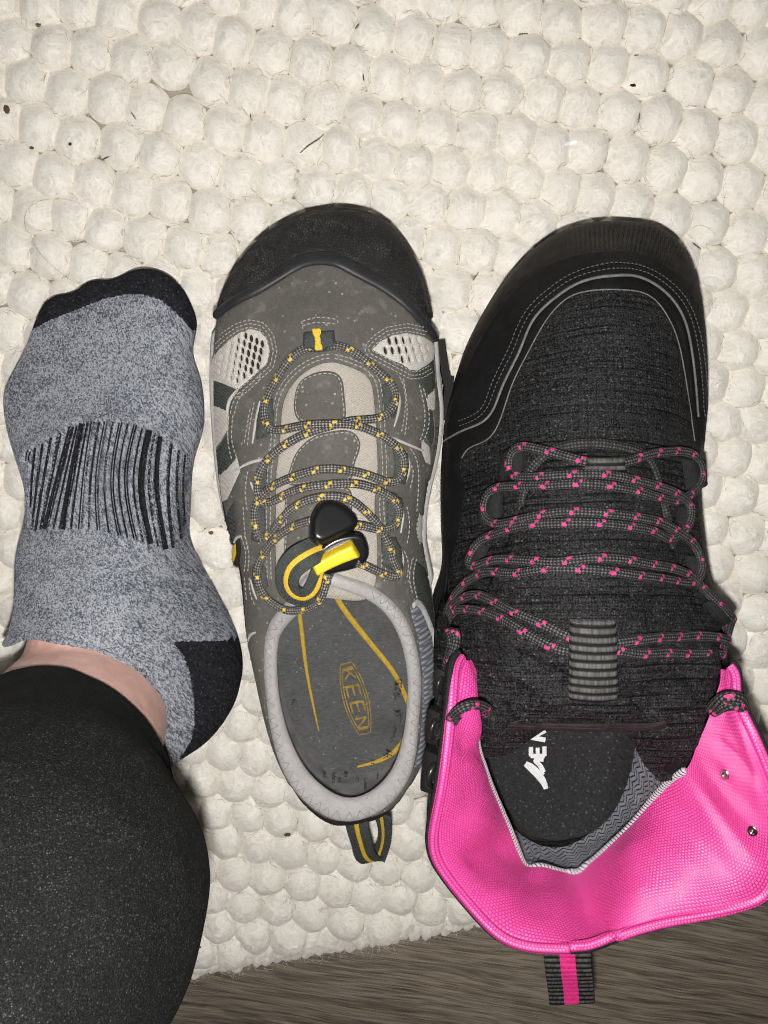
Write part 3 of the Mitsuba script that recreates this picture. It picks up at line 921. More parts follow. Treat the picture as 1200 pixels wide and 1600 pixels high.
# --- base lining with the foot opening left out
OPEN_IN = arr("""492,905 540,918 559,925 587,940 611,966 627,998 637,1040 639,1092 634,1145 622,1190 601,1222 573,1242 541,1249 510,1237 478,1209 457,1175 443,1137 435,1096 429,1050 430,1015 441,980 470,950 480,925""")
OPEN_OUT = arr("""488,896 545,905 587,920 615,942 637,973 650,1015 657,1068 653,1110 646,1176 633,1220 608,1253 573,1275 538,1281 506,1269 476,1245 452,1212 434,1164 423,1117 417,1057 416,1020 421,975 450,940 470,912""")
open_mid = Polygon(spline((OPEN_IN + OPEN_OUT) / 2, step=4, closed=True))
dv, df = san_dome
dpx = pix(dv)
cutv = shapely.contains(open_mid, shapely.points(dpx)) & (dv[:, 2] > 0.05)
scene['sandal__lining'] = mikit.ply((dv, df[~cutv[df].any(1)]), 'm_liner', True)
tag('sandal', 'grey closed-toe sandal with black rubber toe cap and yellow-flecked elastic laces', 'sandal')


def pp(s, k=1.0, ox=0.0, oy=0.0):
    return arr(s) * k + [ox, oy] if False else arr(s)


V_LINE = arr("333,512 363,486 405,462 447,436 474,421 496,416 524,419 559,436 597,457 632,485 660,517 684,548")
san_out = SAN[:, :2]
san_sil = Polygon(spline(san_out, step=4, closed=True))
cap_poly = Polygon(np.vstack([spline(V_LINE, step=4), [[760, 500], [700, 250], [300, 250], [280, 480]]])).intersection(san_sil.buffer(-1.0))
cap_low = Polygon(np.vstack([spline(V_LINE - [0, 17], step=4), [[760, 480], [700, 250], [300, 250], [280, 460]]])).intersection(san_sil.buffer(-1.0))


def bulge(v, dist, P):
    return 0.0012 * np.clip(dist / 30, 0, 1)


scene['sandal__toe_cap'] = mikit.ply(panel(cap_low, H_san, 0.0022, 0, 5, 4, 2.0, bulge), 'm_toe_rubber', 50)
lp = spline(V_LINE - [0, 8.5], step=3)
P, N = H_san(lp)
P[[0, -1]] = P[[1, -2]] + (P[[1, -2]] - P[[2, -3]])
v, f, uv = sweep(P + N * 0.0008, 0.0034 * np.sin(np.linspace(0.35, math.pi - 0.35, len(P))) ** 0.5, 0.0026, N, sides=16, power=2.6)
scene['sandal__toe_cap__lip'] = mikit.ply((v, f), 'm_smooth_rubber', True)

WIN_L = arr("332,590 332,567 345,550 362,533 378,522 392,517 407,520 417,532 421,550 417,568 403,580 387,595 373,606 353,597")
WIN_R = arr("583,547 593,537 608,528 633,523 657,528 671,537 675,547 672,560 663,568 650,576 640,577 627,568 608,560")
THROAT = arr("""442,640 452,610 470,588 495,572 520,567 540,572 562,581 577,595 583,622 586,652 588,697 589,738 585,778 585,802 588,837 588,885 575,930 500,930 440,925 432,880 431,838 432,794 433,738 435,722 439,680""")
SLOT = {'webbing_patch': ["330,586 353,597 375,608 364,626 359,644 345,637 330,632", "341,703 355,681 371,699 367,722 355,734 345,742 342,716", "355,813 358,799 368,782 368,806 373,822 365,845 360,850 357,829",
                          "649,578 665,568 677,560 678,583 679,607 667,616 658,604 647,584", "667,638 675,645 677,680 672,699 665,681 666,655", "664,750 669,743 669,785 665,810 660,786",
                          "647,874 664,890 677,934 688,975 690,1036 683,1054 676,1014 666,976 652,946 646,915"],
        'mesh_patch': ["330,632 345,637 359,644 358,670 347,690 336,702 330,690", "345,742 356,733 372,714 377,736 366,760 357,780 350,782", "667,618 678,609 677,642 667,638 665,628", "657,687 669,698 671,726 663,722 657,705", "653,803 665,811 663,850 654,847 649,829"]}
KNIT_R = arr("639,949 646,943 660,963 672,997 679,1058 681,1082 676,1135 669,1192 646,1198 654,1162 659,1107 659,1052 652,997 642,965")
holes = [Polygon(WIN_L), Polygon(WIN_R), Polygon(spline(THROAT, step=4, closed=True)), Polygon(KNIT_R), *[Polygon(arr(q)) for L in SLOT.values() for q in L]]
body_poly = san_sil.buffer(-0.5).difference(Polygon(np.vstack([spline(V_LINE, step=4) - [0, 4], [[760, 480], [700, 250], [300, 250], [280, 460]]])))
leather = body_poly.difference(shapely.union_all([h.buffer(0.5) for h in holes])).difference(Polygon(spline(OPEN_OUT, step=4, closed=True)).buffer(-3))
leather = max(getattr(leather, 'geoms', [leather]), key=lambda g: g.area)
scene['sandal__upper'] = mikit.ply(panel(leather, H_san, 0.0016, 0.0002, 4.5, 3.5, 2.0), 'm_nubuck', 50)
tag('sandal__upper', 'worn grey suede upper with stitched openings')
for name, L in SLOT.items():
    for q in L:
        put('sandal__' + name, panel(Polygon(arr(q)).buffer(2.5), H_san, 0.0006, 0.0, 4, 3), 'm_webbing' if name == 'webbing_patch' else 'm_mesh_light', 50)
put('sandal__knit_patch', panel(Polygon(KNIT_R).buffer(2.5), H_san, 0.0010, 0.0, 4, 3), 'm_knit_blue', 50)


def window(poly, rows, out):
    """Open mesh: a sheet with rows of slit holes, staggered."""
    hs = []
    (ox, oy), (ax, ay), (bx, by), (rx_, ry_), tilt, shrink = rows
    for i in range(-14, 15):
        for j in range(-14, 15):
            c = np.array([ox + ax * i + bx * j, oy + ay * i + by * j])
            if poly.buffer(-3.5).contains(Point(c)):
                k = shrink(c)
                e = affinity.rotate(affinity.scale(Point(0, 0).buffer(1, 8), rx_ * k, ry_ * (0.6 + 0.4 * k)), tilt)
                hs.append(affinity.translate(e, *c))
    return poly.buffer(3).difference(shapely.union_all(hs))


wl = window(Polygon(WIN_L), ((400, 545), (8.6, 4.2), (-2.2, 11.5), (2.9, 6.0), -8, lambda c: np.clip((c[0] - 338) / 50, 0.25, 1.05)), 0)
wr = window(Polygon(WIN_R), ((612, 548), (10.8, -0.6), (4.6, 14.5), (2.7, 6.4), -12, lambda c: np.clip((676 - c[0]) / 50, 0.25, 1.05)), 0)
put('sandal__mesh_window', panel(wl, H_san, 0.0007, 0.0006, 3.0, 1.7), 'm_mesh_light', 50)
put('sandal__mesh_window', panel(wr, H_san, 0.0007, 0.0006, 3.0, 1.7), 'm_mesh_light', 50)

# --- tongue
put('sandal__tongue', panel(Polygon(spline(THROAT, step=4, closed=True)).buffer(4), H_san, 0.0010, -0.0006, 5, 4), 'm_tongue', 50)
PATCH = ["463,650 462,618 470,597 490,584 510,580 526,584 535,597 538,622 538,655 520,664 480,664", "454,734 464,708 492,682 520,674 543,673 559,684 561,703 553,727 548,748 500,756 452,756", "452,768 500,758 545,764 549,800 540,850 500,870 452,880 447,820"]
for q in PATCH:
    g = Polygon(spline(arr(q), step=3, closed=True))
    put('sandal__tongue__patch', panel(g, H_san, 0.0013, 0.0003, 4, 3), 'm_nubuck', 50)

# --- stitching (one part of many small threads)
st = []


def stitch(pts, closed=False, pitch=0.0022, lift=0.0019, r=0.00027, h=None, out=None, cross=0.0, length=0.0016):
    q = spline(np.asarray(pts, float), step=2.5, closed=closed)
    if closed:
        q = np.vstack([q, q[:1]])
    P, N = (h or H_san)(q)
    (st if out is None else out).append(stitches(P + N * lift, N, pitch, length, r, 0.0, cross))


def ring(poly, d):
    g = Polygon(poly).buffer(d)
    return np.array(g.exterior.coords)[:-1][::2] if len(g.exterior.coords) > 60 else np.array(g.exterior.coords)[:-1]


def arc(poly, d, x0, y0, x1, y1):
    """The part of an offset outline that lies in a box, as one run."""
    c = ring(poly, d)
    c = np.vstack([c, c])
    inside = (c[:, 0] >= x0) & (c[:, 0] <= x1) & (c[:, 1] >= y0) & (c[:, 1] <= y1)
    best, cur = (0, 0), None
    for i, on in enumerate(np.r_[inside, False]):
        if on and cur is None:
            cur = i
        if not on and cur is not None:
            if i - cur > best[1] - best[0] and i - cur <= len(c) // 2:
                best = (cur, i)
            cur = None
    return c[best[0]:best[1]]


for d in (4, 9.5, 15):
    a = arc(WIN_L, d, 336, 490, 460, 628)
    if len(a) > 4:
        stitch(a)
    a = arc(WIN_R, d, 555, 490, 672, 600)
    if len(a) > 4:
        stitch(a)
TH = spline(THROAT[:16], step=4)
for d in (5, 11):
    c = np.array(Polygon(spline(THROAT, step=4, closed=True)).buffer(d).exterior.coords)
    for sel in ((c[:, 1] < 905) & (c[:, 0] < 520), (c[:, 1] < 905) & (c[:, 0] >= 520)):
        q = c[sel]
        q = q[np.argsort(q[:, 1])] if len(q) else q
        if len(q) > 5:
            stitch(q[::3])
for q in PATCH:
    g = Polygon(spline(arr(q), step=3, closed=True)).buffer(-4.5)
    stitch(np.array(g.exterior.coords)[:-1][::4], closed=True, lift=0.0018)
for q in ("474,505 498,499 526,502", "474,512 498,506 526,509", "474,503 476,515", "526,501 527,512",
          "363,650 362,690 367,715", "369,648 368,690 374,712", "360,652 362,690", "378,612 369,630 365,648", "384,612 375,630 371,650",
          "395,640 390,668 386,694", "402,628 394,668 391,697", "392,735 388,770 392,800", "385,790 388,830 393,862", "382,836 389,860 388,890", "387,834 394,860 393,892",
          "656,606 664,640 663,670 655,690", "650,600 658,640 657,670 650,690", "626,590 632,640 628,680", "620,588 626,602 629,640 623,676", "634,720 640,735 636,760", "630,790 634,820 630,850", "636,700 646,720 648,760 645,800", "626,860 632,880 630,905",
          "650,800 645,826 650,850", "645,872 640,900 646,935", "640,870 634,900 640,930", "395,900 398,930 404,945", "388,900 391,935"):
    stitch(arr(q))
put('sandal__stitching', join(st), 'm_thread', True)
tag('sandal__stitching', kind='stuff')

# --- raw pale edges of the cut leather
for q in ("410,628 404,655 398,694", "611,597 618,613 620,638 612,668", "633,715 635,732 628,755", "622,788 625,802 621,832", "621,858 625,876 622,892", "395,753 399,762 402,772", "397,904 401,922 406,935",
          "374,734 395,723 424,717", "596,679 622,690 656,704", "375,608 362,627 359,645", "371,846 376,838 383,836", "393,1000 397,990 404,986"):
    P, N = H_san(spline(arr(q), step=3))
    v, f, uv = sweep(P + N * 0.0014, 0.0008 * np.sin(np.linspace(0.3, math.pi - 0.3, len(P))) ** 0.5, 0.0008, N, sides=8)
    put('sandal__raw_edge', (v, f), 'm_raw_edge', True)
P, N = H_san(spline(arr("641,946 648,941 662,962 674,997 681,1050 684,1078"), step=3))
v, f, uv = sweep(P + N * 0.001, 0.0016, 0.0013, N, sides=8)
put('sandal__raw_edge', (v, f), 'm_collar', True)

# --- collar: a padded roll round the foot opening, with zigzag stitches
ci, co = spline(OPEN_IN, n=240, closed=True), spline(OPEN_OUT, n=240, closed=True)
mid_px = (ci + co) / 2
Pm, Nm = H_san(mid_px)
from scipy.ndimage import gaussian_filter1d
Pm = gaussian_filter1d(Pm, 3, axis=0, mode='wrap')
wdt = np.linalg.norm(ci - co, axis=1) / 3500 * 0.57
wdt = gaussian_filter1d(wdt, 4, mode='wrap')
cen = Pm[:, :2].mean(0)
outw = unit(np.c_[Pm[:, :2] - cen, np.zeros(len(Pm))])
Nc = unit(np.array([0, 0, 1.0]) - 0.25 * outw)
v, f, uv = sweep(Pm + [0, 0, 0.0004], np.maximum(wdt, 0.0030), 0.0034, Nc, sides=18, closed=True, power=2.3)
scene['sandal__collar'] = mikit.ply((v, f), 'm_collar', True)
t, b, n = frames(Pm, Nc, closed=True)
wz = np.maximum(wdt, 0.0030)
sgn = np.sign((b * outw).sum(1))
wrap = lambda x, a: np.stack([np.interp(x % 240, np.arange(241), np.r_[a[:, k], a[:1, k]]) for k in range(a.shape[1])], 1)
segs = []
knots = np.arange(0, 240, 2.0) + rng.normal(0, 0.25, 120)
for i in range(len(knots) - 1):
    x = np.linspace(knots[i], knots[i + 1], 7)
    ph = np.linspace(0.05, 0.99, 7) if i % 2 == 0 else np.linspace(0.99, 0.05, 7)
    c = wrap(x, Pm)
    if c[0, 1] > -0.113:
        continue
    bb, nn, w = wrap(x, b * sgn[:, None]), wrap(x, n), np.interp(x % 240, np.arange(240), wz)
    ht = 0.0034 * np.maximum(1 - ph ** 2.3, 0) ** (1 / 2.3) + 0.0004
    q = c + bb * (ph * w)[:, None] + nn * ht[:, None]
    segs.append(sweep(q, 0.00020, None, nn, sides=5)[:2])
mat('m_zigzag_thread', dark_col((0.13, 0.13, 0.13), (0.36, 0.35, 0.35), 400), 0.7, 0.3)
put('sandal__collar__zigzag_stitching', join(segs), 'm_zigzag_thread', True)
tag('sandal__collar__zigzag_stitching', kind='stuff')

# --- inside: lining wall and footbed
bed_poly = san_poly.buffer(-0.0065).intersection(shapely.box(-1, -1, 1, -0.06))
bed_in = np.array([bed_poly.exterior.interpolate(bed_poly.exterior.project(Point(q))).coords[0] for q in (Pm[:, :2] + outw[:, :2] * 0.012)])
rows = []
for q in np.linspace(0, 1, 10):
    top = Pm - outw * np.maximum(wdt, 0.003)[:, None] * 0.35 + [0, 0, -0.001]
    low = np.c_[bed_in, np.full(240, 0.029)]
    p = top * (1 - q) + low * q
    p = p + outw * (0.003 * math.sin(math.pi * q))
    p = p + outw * ((meshkit.fbm(p * 160, 3) - 0.5) * 0.0035 * math.sin(math.pi * q))[:, None]
    rows.append(np.vstack([p, p[:1]]))
v, f = loft(rows)
mat('m_inner', dark_col((0.10, 0.10, 0.105), (0.24, 0.24, 0.25), 160), 0.95, 0.1, fine_h, 0.0003, sheen=0.4)
scene['sandal__inner_wall'] = mikit.ply((v, f), 'm_inner', True)
bv, bf, _ = fill(bed_poly.buffer(0.002), 0.0022)
bd = shapely.distance(shapely.points(bv), bed_poly.buffer(0.002).boundary)
bz_ = 0.0265 + 0.006 * np.exp(-bd / 0.010) + 0.004 * np.clip((bv[:, 1] + 0.13) / 0.07, 0, 1)
bed = (np.c_[bv, bz_], bf)


def bed_col(p, n, uv):
    a = p.x * 700 + 2 * tn(p.x * 200, p.y * 200)
    g = tfbm(a, p.y * 2600, 2.0, 2)
    d = smoothstep(0.990, 1.0, speck(p, 1500))
    return mix((0.034, 0.035, 0.036), (0.115, 0.117, 0.118), g * 0.6 + 0.4 * tfbm(p.x * 60, p.y * 60, 1.0, 3)) + mi.Color3f(0.15) * d


mat('m_footbed', bed_col, 0.8, 0.25, lambda p, n, uv: tfbm(p.x * 800, p.y * 2200, 1.0, 2), 0.00025)
scene['sandal__footbed'] = mikit.ply(bed, 'm_footbed', True)
H_bed = Hitter([bed])


def bed_strip(pts, w, lift=0.0002):
    P, N = H_bed(spline(arr(pts), step=2.5))
    w = np.interp(np.linspace(0, 1, len(P)), np.linspace(0, 1, len(w)), w)
    v, f, uv = sweep(P + N * lift, w, 0.00035, N, sides=8, power=3)
    put('sandal__footbed__yellow_line', (v, f), 'm_ochre', True)


mat('m_ochre', dark_col((0.30, 0.195, 0.025), (0.50, 0.33, 0.04), 900), 0.8, 0.2)
mat('m_worn_print', dark_col((0.12, 0.085, 0.03), (0.40, 0.265, 0.05), 700), 0.8, 0.2)
bed_strip("516,912 530,940 555,975 585,1012 612,1046 628,1074 640,1105", (0.0013, 0.0014, 0.0013, 0.0012, 0.0012))
bed_strip("640,1140 630,1158 612,1178 585,1191 558,1198", (0.0013, 0.0012, 0.0010, 0.0005))
bed_strip("464,940 468,960 472,990 478,1040 487,1090 498,1142", (0.0010, 0.0010, 0.0008, 0.0006, 0.0003))
# the oval badge printed on the heel: outline and letters
P0, _ = H_bed(np.array([[541.0, 1036], [570, 1146]]))
ax = unit(P0[1] - P0[0]); ax[2] = 0; ax = unit(ax); bx = np.array([-ax[1], ax[0], 0])
bc = (P0[0] + P0[1]) / 2
Lb = np.linalg.norm(P0[1] - P0[0]) / 2
a = np.linspace(0, 2 * np.pi, 90)[:-1]
q = np.linspace(-1, 1, 30)
prof = lambda t: 0.0062 * np.sqrt(np.maximum(1 - (0.86 * t) ** 2, 0)) * (1 - 0.12 * t * t)
loop = np.vstack([np.stack([q * Lb, prof(q)], 1), np.stack([q[::-1] * Lb, -prof(q[::-1])], 1)])
for sc_ in (1.0, 0.80):
    lw = bc + loop[:, :1] * sc_ ** 0.6 * ax + loop[:, 1:] * sc_ * bx
    o = np.repeat([[0, 0, 0.2]], len(lw), 0) + lw * [1, 1, 0]
    Pl, Nl = H_bed.cast(o, np.repeat([[0, 0, -1.0]], len(lw), 0))
    v, f, uv = sweep(Pl + [0, 0, 0.0002], 0.00028, 0.0002, np.repeat([[0, 0, 1.0]], len(Pl), 0), sides=6, closed=True)
    put('sandal__footbed__badge_outline', (v, f), 'm_worn_print', True)
for i, ch in enumerate('KEEN'):
    hgt = 0.0072 if i in (1, 2) else 0.0058
    m = meshkit.text_mesh(ch, hgt, 0.0002)
    tv = np.array(m.vertices); tv[:, :2] -= (tv[:, :2].max(0) + tv[:, :2].min(0)) / 2
    tv[:, 0] *= 0.0062 / np.ptp(tv[:, 0])
    pos = bc + ax * Lb * (-0.69 + 0.46 * i)
    w = pos + tv[:, :1] * ax - tv[:, 1:2] * bx * -1
    o = np.c_[w[:, :2], np.full(len(w), 0.2)]
    Pl, Nl = H_bed.cast(o, np.repeat([[0, 0, -1.0]], len(w), 0))
    put('sandal__footbed__letter', (Pl + np.c_[np.zeros((len(w), 2)), tv[:, 2] + 0.00015], m.faces), 'm_worn_print', False)

# lint and frayed bits along the worn heel edge
mat('m_lint', dark_col((0.012, 0.012, 0.013), (0.09, 0.09, 0.095), 900), 0.95, 0.1)
bits = []
for i in range(60):
    k = rng.integers(0, 240)
    if Pm[k, 1] > -0.150 or (rng.random() < 0.9 and Pm[k, 0] < -0.03):
        continue
    c = Pm[k] - outw[k] * rng.uniform(0.0045, 0.0085) + [0, 0, rng.uniform(-0.022, -0.003)]
    q = c + np.cumsum(rng.normal(0, 0.0006, (6, 3)), 0)
    bits.append(sweep(spline(q, n=14), rng.uniform(0.00010, 0.00030), sides=5)[:2])
put('sandal__inner_wall__lint', join(bits), 'm_lint', True)
tag('sandal__inner_wall__lint', kind='stuff')

# --- lace loops of dark webbing
LOOPS = ["416,624 430,624 432,650 430,672 420,684 405,688 406,660 411,640", "404,747 412,733 422,733 421,760 408,774 402,762", "400,795 408,788 417,794 421,837 408,846 399,841", "402,882 411,874 420,888 422,915 410,924 401,905",
         "594,602 603,599 612,604 616,615 617,633 612,655 599,651 594,630", "609,699 622,698 631,711 632,727 627,757 610,749 613,724", "600,775 609,768 622,780 623,802 615,827 600,819", "592,838 612,838 620,857 623,893 612,893 594,882"]
for q in LOOPS:
    g = Polygon(arr(q)).buffer(2).buffer(-2)
    put('sandal__lace_loop', panel(g, H_san, 0.0034, 0.0012, 3, 2.5, 4.0), 'm_webbing', 60)
cl = Polygon(arr("478,522 521,518 525,548 500,553 476,551"))
k = put('sandal__lace_loop', panel(cl, H_san, 0.0042, 0.001, 3, 2.5, 4.0), 'm_webbing', 60)
put(k + '__yellow_stripe', panel(Polygon(arr("493,519 504,518 506,552 497,553")), H_san, 0.0006, 0.0048, 3, 2.5), 'm_yellow_yarn', 60)


def lace(key, pts, bsdf, hit, r=0.0018, ry=None, step=0.0008, sides=14, smooth=5, lift_k=1.0):
    """A cord laid over a surface: (px, py, height of its centre over the surface in mm)."""
    a = arr(pts)
    q = spline(a[:, :2], step=2.0)
    i = np.array([np.argmin(np.linalg.norm(q - p, axis=1)) for p in a[:, :2]])
    i = np.maximum.accumulate(i); i[0], i[-1] = 0, len(q) - 1
    keep = np.r_[True, np.diff(i) > 0]
    lift = np.interp(np.arange(len(q)), i[keep], a[keep, 2]) * 0.001 * lift_k
    P, N = hit(q)
    P = P + N * gaussian_filter1d(lift, 4)[:, None]
    P = gaussian_filter1d(P, smooth, axis=0, mode='nearest')
    N = unit(gaussian_filter1d(N, 8, axis=0, mode='nearest'))
    n = int(np.linalg.norm(np.diff(P, axis=0), axis=1).sum() / step)
    L = np.r_[0, np.cumsum(np.linalg.norm(np.diff(P, axis=0), axis=1))]
    s = np.linspace(0, L[-1], n)
    P = np.stack([np.interp(s, L, P[:, k]) for k in range(3)], 1)
    N = unit(np.stack([np.interp(s, L, N[:, k]) for k in range(3)], 1))
    P = P + unit(np.cross(np.gradient(P, axis=0), N)) * ((meshkit.noise(np.c_[s * 70, s * 0 + len(scene), s * 0]) - 0.5) * 0.0006)[:, None]
    v, f, uv = sweep(P, r, ry or r * 0.85, N, sides=sides)
    return put(key, (v, f), bsdf, True, uv=uv)


lace('sandal__lace', """500,545,3 478,548,3 462,560,3 442,587,3 427,618,4 423,642,5.2 425,662,5 431,675,4 455,674,4 489,667,4.2 520,666,6.4 552,669,5 576,677,4 597,687,4 612,700,4.4 620,716,5.4 618,738,5.2 608,753,4.2
 576,745,4.5 541,737,4.6 510,735,4.6 475,742,4.4 436,759,4 413,780,4.2 406,797,5.0 410,815,5.2 412,834,5.0 418,842,4 429,833,4 447,811,4 471,790,4.5 499,776,4.8 524,774,4.8 548,783,4.6 566,801,4.4 582,817,3.6 594,837,4.2 600,855,5.2 604,878,5.2 614,892,4.5 616,903,4 604,900,4 584,891,4.4 562,880,5 545,872,6""", 'm_lace_yellow', H_san)
lace('sandal__lace', """500,545,3 520,542,3 540,548,3 565,565,3 590,587,3 604,602,4.5 608,625,5.2 603,645,4.8 592,656,4 555,659,3.6 517,667,3.0 485,678,4 457,695,4 433,713,4 417,731,4.4 412,748,5.2 411,764,5 412,778,4 420,787,3.0 447,776,3.6 475,764,4 510,755,4.2 545,756,4.2 583,765,4.2 604,779,4.6 612,792,5.2 612,806,5.2 606,820,4.4
 590,826,5.5 575,824,5.6 556,818,6 530,820,7""", 'm_lace_yellow', H_san)
lace('sandal__lace', """505,812,7 478,816,4.5 457,825,3.6 436,841,4.4 421,862,4.2 412,882,5.2 414,896,5.2 415,912,5 420,926,4.2 434,936,5 452,944,6 473,942,7 495,933,8 509,918,9 514,901,9 516,886,8""", 'm_lace_yellow', H_san)

# --- cord lock: black button, yellow sleeve, dark housing


def pillow(poly, hit, z0, h, soft, step=2.5, p=2.2, tilt=(0, 0, 0)):
    """A solid rounded block over a surface: straight sides, domed top."""
    v, f, rings = fill(poly, step)
    P, N = hit(v)
    n = unit(N.mean(0) + np.array(tilt)); c = P.mean(0)
    flat = P - ((P - c) @ n)[:, None] * n
    d = shapely.distance(shapely.points(v), poly.boundary)
    t = np.clip(d / soft, 0, 1)
    top = flat + n * (z0 + h * (0.55 + 0.45 * (1 - (1 - t) ** p) ** (1 / p)))[:, None]
    V, F, k = [top], [f[:, ::-1]], len(top)
    r = rings[0]; m = len(r); i = np.arange(m); j = (i + 1) % m
    V.append(flat[r] + n * z0)
    F += [np.stack([r[i], r[j], k + j], 1), np.stack([r[i], k + j, k + i], 1)]
    return np.vstack(V), np.vstack(F)


btn = Polygon(spline(arr("503,785 490,796 482,812 479,832 480,846 488,854 500,855 520,846 548,832 554,826 554,812 545,800 532,789 516,784"), step=3, closed=True))
scene['sandal__cord_lock'] = mikit.ply(pillow(Polygon(spline(arr("488,858 560,828 571,842 573,862 560,880 520,893 496,894 486,880"), step=3, closed=True)), H_san, 0.001, 0.0055, 8), 'm_black_plastic', 40)
scene['sandal__cord_lock__button'] = mikit.ply(pillow(btn, H_san, 0.0025, 0.0075, 14, p=2.6, tilt=(0.20, 0.26, 0)), 'm_black_plastic', 40)
scene['sandal__cord_lock__sleeve'] = mikit.ply(pillow(Polygon(arr("484,868 548,836 561,858 494,889")).buffer(-2).buffer(2), H_san, 0.003, 0.0098, 6, 2.0), 'm_yellow_plastic', 40)


def strap(key, path, width, normal=None, th=0.0011, bsdf='m_webbing', stripe=None, swid=0.28, soff=0.0):
    """A flat woven strap along (px, py, z), with a stripe woven into it."""
    a = arr(path)
    P = spline(at(a[:, 0], a[:, 1], a[:, 2]), step=0.0007)
    Nn = np.repeat(unit([np.asarray(normal, float)]), len(P), 0) if np.ndim(normal) == 1 else unit(np.stack([np.interp(np.linspace(0, 1, len(P)), np.linspace(0, 1, len(normal)), np.asarray(normal)[:, k]) for k in range(3)], 1))
    v, f, uv = sweep(P, width / 2, th / 2, Nn, sides=20, power=7)
    k = put(key, (v, f), bsdf, 50) if False else put(key, (v, f), bsdf, 50)
    if stripe:
        t, b, n = frames(P, Nn)
        v, f, uv = sweep(P + b * soff * width, width * swid / 2, th / 2 + 0.00022, Nn, sides=16, power=7)
        put(k + '__stripe', (v, f), stripe, 50)
    return k


strap('sandal__lock_strap', "507,854,.086 480,866,.0935 458,882,.094 448,904,.093 455,926,.091 474,934,.090 490,925,.0895 500,905,.089 506,888,.088", 0.0120,
      [(0.1, 0.35, 0.95), (-0.3, 0.4, 0.9), (-0.55, 0.1, 0.8), (-0.55, -0.2, 0.8), (-0.15, -0.6, 0.8), (0.3, -0.6, 0.75), (0.6, -0.1, 0.75)], 0.0012, 'm_webbing', 'm_yellow_yarn', 0.2, 0.0)
strap('sandal__pull_loop', "556,1272,.072 559,1296,.069 566,1322,.062 577,1343,.052 590,1341,.046 598,1322,.046 600,1298,.050 596,1272,.056", 0.0115,
      [(-0.25, -0.35, 0.9), (-0.3, -0.55, 0.8), (-0.2, -0.9, 0.4), (0.3, -0.95, -0.1), (0.75, -0.5, -0.4), (0.8, 0.2, -0.55), (0.5, 0.5, -0.7)], 0.0012, 'm_webbing', 'm_yellow_yarn', 0.2, 0.0)
# the webbing ring on the outer side with its yellow thread
put('sandal__side_loop', panel(Polygon(arr("372,848 380,837 383,856 380,878 373,886 369,874")), H_san, 0.0016, 0.0012, 2.5, 2), 'm_liner', 50)
put('sandal__side_loop__stripe', panel(Polygon(arr("373,850 377,846 378,862 374,878 371,872")), H_san, 0.0006, 0.0026, 2.5, 2), 'm_yellow_yarn', 50)
# ------------------------------------------------------------------ the black hiking boot with its pink lining
BT = arr("""960,353,.024 915,357,.024 880,368,.024 850,386,.024 822,411,.024 789,452,.024 759,502,.024 737,547,.024 718,602,.023 706,642,.023 700,690,.023 697,740,.025 697,800,.03 699,850,.035 702,900,.04 701,950,.055 696,1000,.075""")
BT_R = arr("""1125,968,.075 1108,932,.058 1099,890,.05 1093,830,.045 1089,770,.04 1090,720,.034 1096,665,.027 1099,610,.025 1097,545,.024 1091,482,.024 1079,428,.024 1059,389,.024 1030,364,.024 997,355,.024""")
HEEL = np.array([(2.6, -14.2), (3.0, -16.5), (3.8, -19.5), (4.8, -22.8), (5.9, -25.0), (7.4, -26.3), (9.0, -26.5), (10.8, -25.8), (12.2, -23.6), (13.0, -20.5), (13.7, -17.2), (14.4, -14.0)]) / 100
boot_ctrl = np.vstack([at(BT[:, 0], BT[:, 1], BT[:, 2])[:, :2], HEEL, at(BT_R[:, 0], BT_R[:, 1], BT_R[:, 2])[:, :2]])
boot_xy = spline(boot_ctrl, step=0.002, closed=True)
hz = pix(np.c_[HEEL, np.full(len(HEEL), 0.04)])
b_edge = field([(a, b, z, z) for a, b, z in np.vstack([BT, BT_R])] + [(a, b, .04, .04) for a, b in hz])
b_h = field([(960, 372, .038, .038), (860, 410, .040, .042), (1050, 420, .040, .042), (955, 430, .060, .062), (800, 520, .045, .048), (1070, 510, .045, .048), (950, 500, .073, .075), (870, 520, .066, .068), (1030, 520, .064, .067),
             (940, 600, .083, .085), (850, 610, .075, .077), (1040, 610, .070, .072), (760, 640, .048, .050), (1080, 640, .048, .050), (930, 700, .092, .094), (815, 700, .080, .083), (1070, 715, .068, .072), (735, 740, .056, .060),
             (925, 780, .102, .104), (785, 790, .083, .086), (1060, 790, .076, .080), (725, 800, .058, .062), (925, 860, .112, .114), (755, 870, .088, .092), (1075, 870, .080, .083), (715, 880, .066, .070), (925, 940, .122, .124), (730, 940, .092, .097), (1095, 930, .086, .088),
             (925, 1000, .128, .130), (725, 990, .098, .103), (1130, 1000, .096, .098), (920, 1060, .130, .132), (760, 1060, .108, .110), (1090, 1060, .108, .110), (920, 1115, .127, .128), (800, 1110, .114, .116), (1040, 1110, .114, .116), (775, 1140, .106, .110), (770, 1172, .096, .099), (815, 1150, .104, .107), (1040, 1140, .118, .120), (1062, 1170, .110, .112), (1035, 1200, .100, .102), (1078, 1190, .104, .106), (1000, 1150, .106, .110), (900, 1250, .10, .10)])
b_R = field([(a, b, .03, r) for a, b, r in ((960, 365, .020), (850, 400, .022), (1060, 420, .020), (760, 540, .026), (1090, 560, .022), (705, 700, .030), (1090, 700, .022), (700, 850, .030), (1095, 850, .018), (705, 960, .016), (1120, 960, .012), (930, 700, .04))])
boot_dome = dome(boot_xy, b_h, b_edge, lambda v: np.clip(b_R(v), 0.006, 0.045), step=0.0018, inset=0.002, low=0.012)
H_boot = Hitter([boot_dome])


